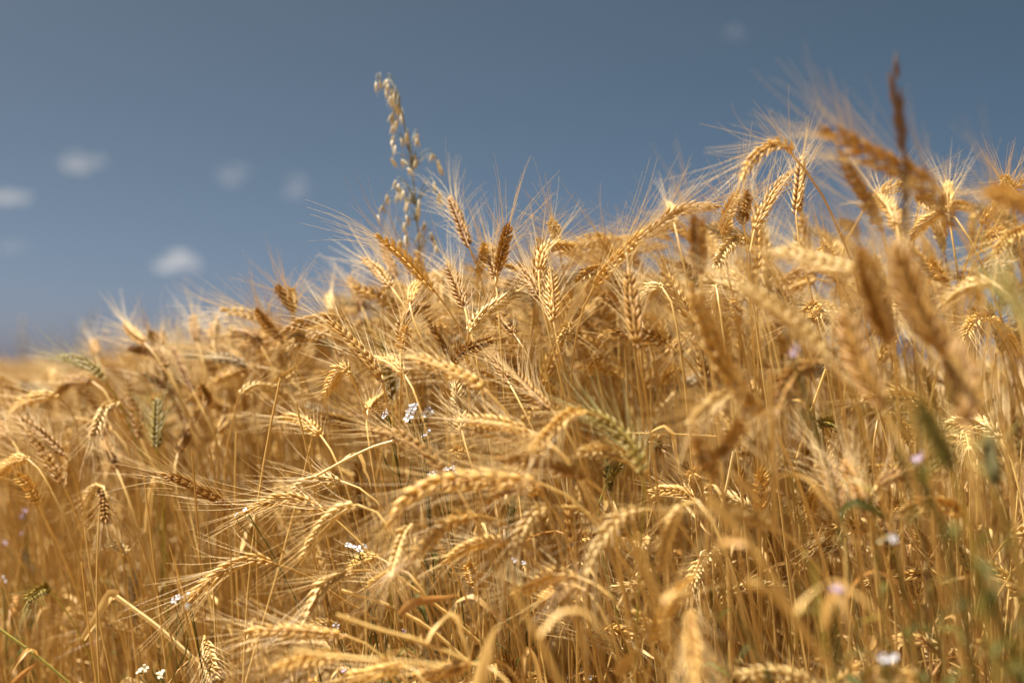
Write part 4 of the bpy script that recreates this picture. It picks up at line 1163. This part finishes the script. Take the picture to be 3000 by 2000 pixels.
SKY_U = [0, 400, 860, 1060, 1250, 1500, 2000, 2400, 3000]
SKY_V = [1110, 1040, 935, 850, 790, 718, 602, 530, 530]                    # how high the crop stands against the sky
rng = np.random.default_rng(77)
HA = np.array([h for h in HERO_AT if 1.25 < h[2] < 2.3])
want, tries = 300 - N_STALK[0], 0
while want > 0 and tries < 20000:
    tries += 1
    y = rng.uniform(1.15, 2.5); x = rng.uniform(-.42, .40) * y
    if not in_field(x, y) or y < 1.3 - .8 * min(0, x) * 0:
        continue
    ear_len = rng.uniform(.070, .098)
    short = rng.uniform() < .30
    target = rng.uniform(.50, .72) if short else min(.95, rng.normal(.845, .055))
    az = math.pi + rng.normal(0, 1.1); lean = abs(rng.normal(.12, .12)); nod = rng.choice([rng.uniform(.1, .8), rng.uniform(.8, 1.7), rng.uniform(1.7, 2.6)], p=[.42, .35, .23])
    sp, ep = free_stalk(rng, target * .97, az, lean, nod, ear_len)
    top = max(sp[:, 2].max(), ep[:, 2].max()); k = target / top
    sp, ep = sp * np.array([1, 1, k]), ep
    ep = ep - ep[0] + sp[-1]
    root = np.array([x, y, ground_z(x, y) - .005])
    sp, ep = sp + root, ep + root
    m = seen_at(ep[len(ep) // 2])
    if not (-60 < m[0] < 3060 and 420 < m[1] < 2020) or m[2] < 1.16:
        continue
    if m[0] > 2150 and rng.uniform() < .45:
        continue
    me_ = np.array([seen_at(q) for q in ep[::2]] + [seen_at(q) for q in sp[::4]])
    if ((np.hypot(me_[:, 0, None] - HA[None, :, 0], me_[:, 1, None] - HA[None, :, 1]) < 48) & (me_[:, 2, None] < HA[None, :, 2] + .02)).any():
        continue                                                # would stand right in front of a nearer known ear
    if any(v < np.interp(u, SKY_U, SKY_V) for u, v, _d in (seen_at(q) for q in ep)):
        continue
    c = ear_colour(rng)
    make_stalk(sp, ep, rng, describe(ep, m[2], c, rng), c, n_leaf=int(rng.integers(0, 3)), awn=rng.uniform(.9, 1.15))
    want -= 1


# ------------------------------------------------------------------ the rest of the crop: one object of kind stuff
protos = bpy.data.collections.new("wheat_prototypes")
rng = np.random.default_rng(5)
PROTO_TOP, PROTO_EAR = [], []
spec = ([('full', n) for n in np.linspace(.15, 2.5, 13)] + [('full', n) for n in np.linspace(.3, 2.2, 7)] + [('short', n) for n in (.3, 1.0, 1.8, 2.4)] + [('straw', 0)] * 6 + [('leafy', 0)] * 3 + [('thin', 0)] * 4)
for i, (kind, nod) in enumerate(spec):
    g = Geo()
    c = ear_colour(rng) if kind in ('full', 'short') else 'g'
    if c == 'y': c = 'g'
    hgt = {'full': .86, 'short': .62, 'straw': .6, 'leafy': .5, 'thin': .75}[kind]
    if kind in ('full', 'short'):
        sp, ep = free_stalk(rng, hgt, 0.0, abs(rng.normal(.12, .1)), nod, rng.uniform(.072, .098))
        S, _ = resample(sp, 26)
        tube(g, S, np.linspace(.0018, .00105, 26), 5, 0, rng.uniform(0, 1))
        build_ear(g, g, ep, rng, None, 1.08, .9, 1, 2, beard=.6)
        PROTO_TOP.append(max(ep[:, 2].max(), sp[:, 2].max())); PROTO_EAR.append(np.vstack([sp[-8:], ep])[::2])
    else:
        a = rng.uniform(.05, .42) if kind == 'straw' else rng.uniform(0, .18) if kind == 'thin' else rng.uniform(0, .3)
        S = np.array([[math.sin(a * (.5 + .5 * t)) * hgt * t, .03 * math.sin(t * 4 + i), math.cos(a * (.5 + .5 * t)) * hgt * t] for t in np.linspace(0, 1, 20)])
        tube(g, S, np.linspace(.0017, .001, 20) if kind == 'thin' else np.append(np.linspace(.0017, .0009, 19), .0003), 5, 0, rng.uniform(0, 1))
        PROTO_TOP.append(S[:, 2].max()); PROTO_EAR.append(S[-3:])
    for j in range({'full': 2, 'short': 2, 'straw': 1, 'leafy': 4, 'thin': 1}[kind]):
        q = S[int(rng.uniform(.2, .8) * (len(S) - 1))]
        add_leaf(g, q, rng.uniform(0, 6.28), rng.uniform(.08, .22), rng.uniform(.0011, .0028), rng, 3)
    o = bpy.data.objects.new(f"crop_prototype_{i:02d}", g.mesh("crop_stalk", [M['stem'], M[HUSK[c]], M['awn'], M['leaf_orange'] if rng.uniform() < .2 else M['leaf']]))
    protos.objects.link(o)
N_FULL, N_SHORT, N_STRAW, N_LEAFY = 20, 4, 6, 3

rng = np.random.default_rng(21)
pts, rots, scs, ids = [], [], [], []


def scatter(n, ymin, ymax, power, kinds, u_min=None, u_max=None):
    k = 0; guard = 0
    while k < n and guard < n * 60:
        guard += 1
        y = (rng.uniform(ymin ** power, ymax ** power)) ** (1 / power)
        x = rng.uniform(-.46, .46) * y
        thinly = kinds == 'thin'
        low = False if thinly else rng.uniform() > kinds[0]
        if not (in_low_crop(x, y) if low else in_field(x, y)):
            continue
        z = ground_z(x, y)
        u = 1500 + x / y * FPX
        if (u_min and u < u_min) or (u_max and u > u_max):
            continue
        kd = rng.choice(['short', 'straw', 'leafy'], p=np.array(kinds[1:]) / sum(kinds[1:])) if low else 'thin' if thinly else 'full'
        thin = np.interp(u, [2050, 2500, 3000], [0, .25, .40])
        if kd == 'full' and (rng.uniform() < thin or y < np.interp(u, [0, 400, 860, 1150, 1500], [2.0, 1.98, 1.9, 1.7, 1.6])):
            continue
        i = {'full': rng.integers(0, N_FULL), 'short': N_FULL + rng.integers(0, N_SHORT), 'straw': N_FULL + N_SHORT + rng.integers(0, N_STRAW),
             'leafy': N_FULL + N_SHORT + N_STRAW + rng.integers(0, N_LEAFY), 'thin': N_FULL + N_SHORT + N_STRAW + N_LEAFY + rng.integers(0, 4)}[kd]
        if kd == 'full':
            tgt = min(.935, rng.normal(.835, .06)) if y < 5 else min(.97, rng.normal(.90, .04))
        elif kd == 'short':
            tgt = rng.uniform(.42, .72) if y > 1.36 - 1.5 * x else rng.uniform(.32, .52)
        elif kd == 'thin':
            tgt = rng.uniform(.6, .84)
        else:
            tgt = rng.uniform(.3, .72)
        if y < 1.2:
            tgt = min(tgt, .52)
        az = math.pi + rng.normal(0, 1.15)
        sxy = max(.8, min(1.08, tgt / PROTO_TOP[i]))
        E = PROTO_EAR[i]
        ex = x + sxy * (E[:, 0] * math.cos(az) - E[:, 1] * math.sin(az)); ey = y + sxy * (E[:, 0] * math.sin(az) + E[:, 1] * math.cos(az))
        room = CAM_Z + (1073 - (np.interp(1500 + ex / ey * FPX, SKY_U, SKY_V) + 22)) / FPX * ey - z
        if y < 5:
            tgt = max(.3, min(tgt, float((room / (E[:, 2] / PROTO_TOP[i])).min())))
        sc = tgt / PROTO_TOP[i]
        pts.append((x, y, z - .006)); scs.append((sxy, sxy, sc))
        rots.append((rng.normal(0, .06), rng.normal(0, .06), az))
        ids.append(i); k += 1


scatter(260, .8, 1.3, 2, [.0, .30, .38, .32])
scatter(1500, 1.3, 2.6, 2, [.50, .16, .26, .08])
scatter(560, 1.42, 2.6, 2, 'thin')
scatter(260, 1.6, 2.6, 2, [1., 0, 0, 0], 1300)
scatter(600, 1.6, 2.6, 2, [1., 0, 0, 0])
scatter(150, 1.7, 2.8, 2, [1., 0, 0, 0], 1900)
scatter(650, 1.6, 3.0, 2, [0, .08, .72, .20], u_max=1350)
scatter(1100, 1.2, 3.6, 2, [.0, .40, .45, .15])
scatter(1700, 2.4, 5.0, 2, [.72, .10, .10, .08])
scatter(3200, 5.0, 26.0, 1.6, [.9, .04, .03, .03])

me = bpy.data.meshes.new("wheat_field")
me.vertices.add(len(pts)); me.vertices.foreach_set('co', np.array(pts, np.float32).ravel())
for nm, arr, ty in (("rot", rots, 'FLOAT_VECTOR'), ("size", scs, 'FLOAT_VECTOR')):
    a = me.attributes.new(nm, ty, 'POINT'); a.data.foreach_set('vector', np.array(arr, np.float32).ravel())
a = me.attributes.new("pick", 'INT', 'POINT'); a.data.foreach_set('value', np.array(ids, np.int32))
field = bpy.data.objects.new("wheat_field", me)
COL.objects.link(field)
tag(field, "dense mass of ripe wheat filling the slope behind the single stalks", "wheat", None, 'stuff')

ng = bpy.data.node_groups.new("grow_crop", 'GeometryNodeTree')
ng.interface.new_socket("Geometry", in_out='INPUT', socket_type='NodeSocketGeometry')
ng.interface.new_socket("Geometry", in_out='OUTPUT', socket_type='NodeSocketGeometry')
gi, go = ng.nodes.new('NodeGroupInput'), ng.nodes.new('NodeGroupOutput')
ci = ng.nodes.new('GeometryNodeCollectionInfo')
ci.inputs['Collection'].default_value = protos
ci.inputs['Separate Children'].default_value = True
ci.inputs['Reset Children'].default_value = True
ip = ng.nodes.new('GeometryNodeInstanceOnPoints')
ip.inputs['Pick Instance'].default_value = True


def named(nm, ty):
    x = ng.nodes.new('GeometryNodeInputNamedAttribute'); x.data_type = ty
    x.inputs['Name'].default_value = nm
    return x.outputs['Attribute']


ng.links.new(gi.outputs[0], ip.inputs['Points'])
ng.links.new(ci.outputs[0], ip.inputs['Instance'])
ng.links.new(named("pick", 'INT'), ip.inputs['Instance Index'])
e2r = ng.nodes.new('FunctionNodeEulerToRotation')
ng.links.new(named("rot", 'FLOAT_VECTOR'), e2r.inputs[0])
ng.links.new(e2r.outputs[0], ip.inputs['Rotation'])
ng.links.new(named("size", 'FLOAT_VECTOR'), ip.inputs['Scale'])
ng.links.new(ip.outputs[0], go.inputs[0])
md = field.modifiers.new("grow_crop", 'NODES'); md.node_group = ng


# straw litter and short green growth on the ground
def litter():
    rng = np.random.default_rng(31)
    g = Geo()
    n = 0
    while n < 1500:
        y = rng.uniform(.7, 4.0); x = rng.uniform(-.5, .5) * y
        z = ground_z(x, y) + rng.uniform(.0, .05)
        a = rng.uniform(0, 6.28); L = rng.uniform(.04, .25)
        d = np.array([math.cos(a), math.sin(a), rng.normal(0, .25)]) * L
        P = np.array([[x, y, z], [x, y, z] + d * .5 + np.array([0, 0, rng.uniform(0, .02)]), [x, y, z] + d])
        tube(g, P, [.0014, .0015, .0012], 4, 0, rng.uniform(0, 1))
        n += 1
    o = bpy.data.objects.new("straw_litter", g.mesh("straw_litter", [M['stem']])); COL.objects.link(o)
    tag(o, "fallen straw littering the soil between the wheat stems", "straw litter", None, 'stuff')
    g = Geo()
    for cx, cy, sx, sy, n in ((-.62, 1.85, .10, .14, 240), (-.36, 1.75, .10, .12, 160), (-.02, 1.45, .14, .12, 260), (-.22, 1.5, .08, .08, 120), (.34, 1.35, .12, .15, 220), (.1, 1.5, .1, .1, 120)):
        for k in range(n):
            x, y = cx + rng.normal(0, sx), cy + rng.normal(0, sy)
            if y < 1.0:
                continue
            add_leaf(g, np.array([x, y, ground_z(x, y)]), rng.uniform(0, 6.28), rng.uniform(.25, .62), rng.uniform(.0014, .0032), rng)
    o = bpy.data.objects.new("grass", g.mesh("grass", [M['weed_green']])); COL.objects.link(o)
    tag(o, "thin green grass growing low between the wheat stems", "grass", None, 'stuff')


litter()
print("stalks", N_STALK[0], "field points", len(pts))
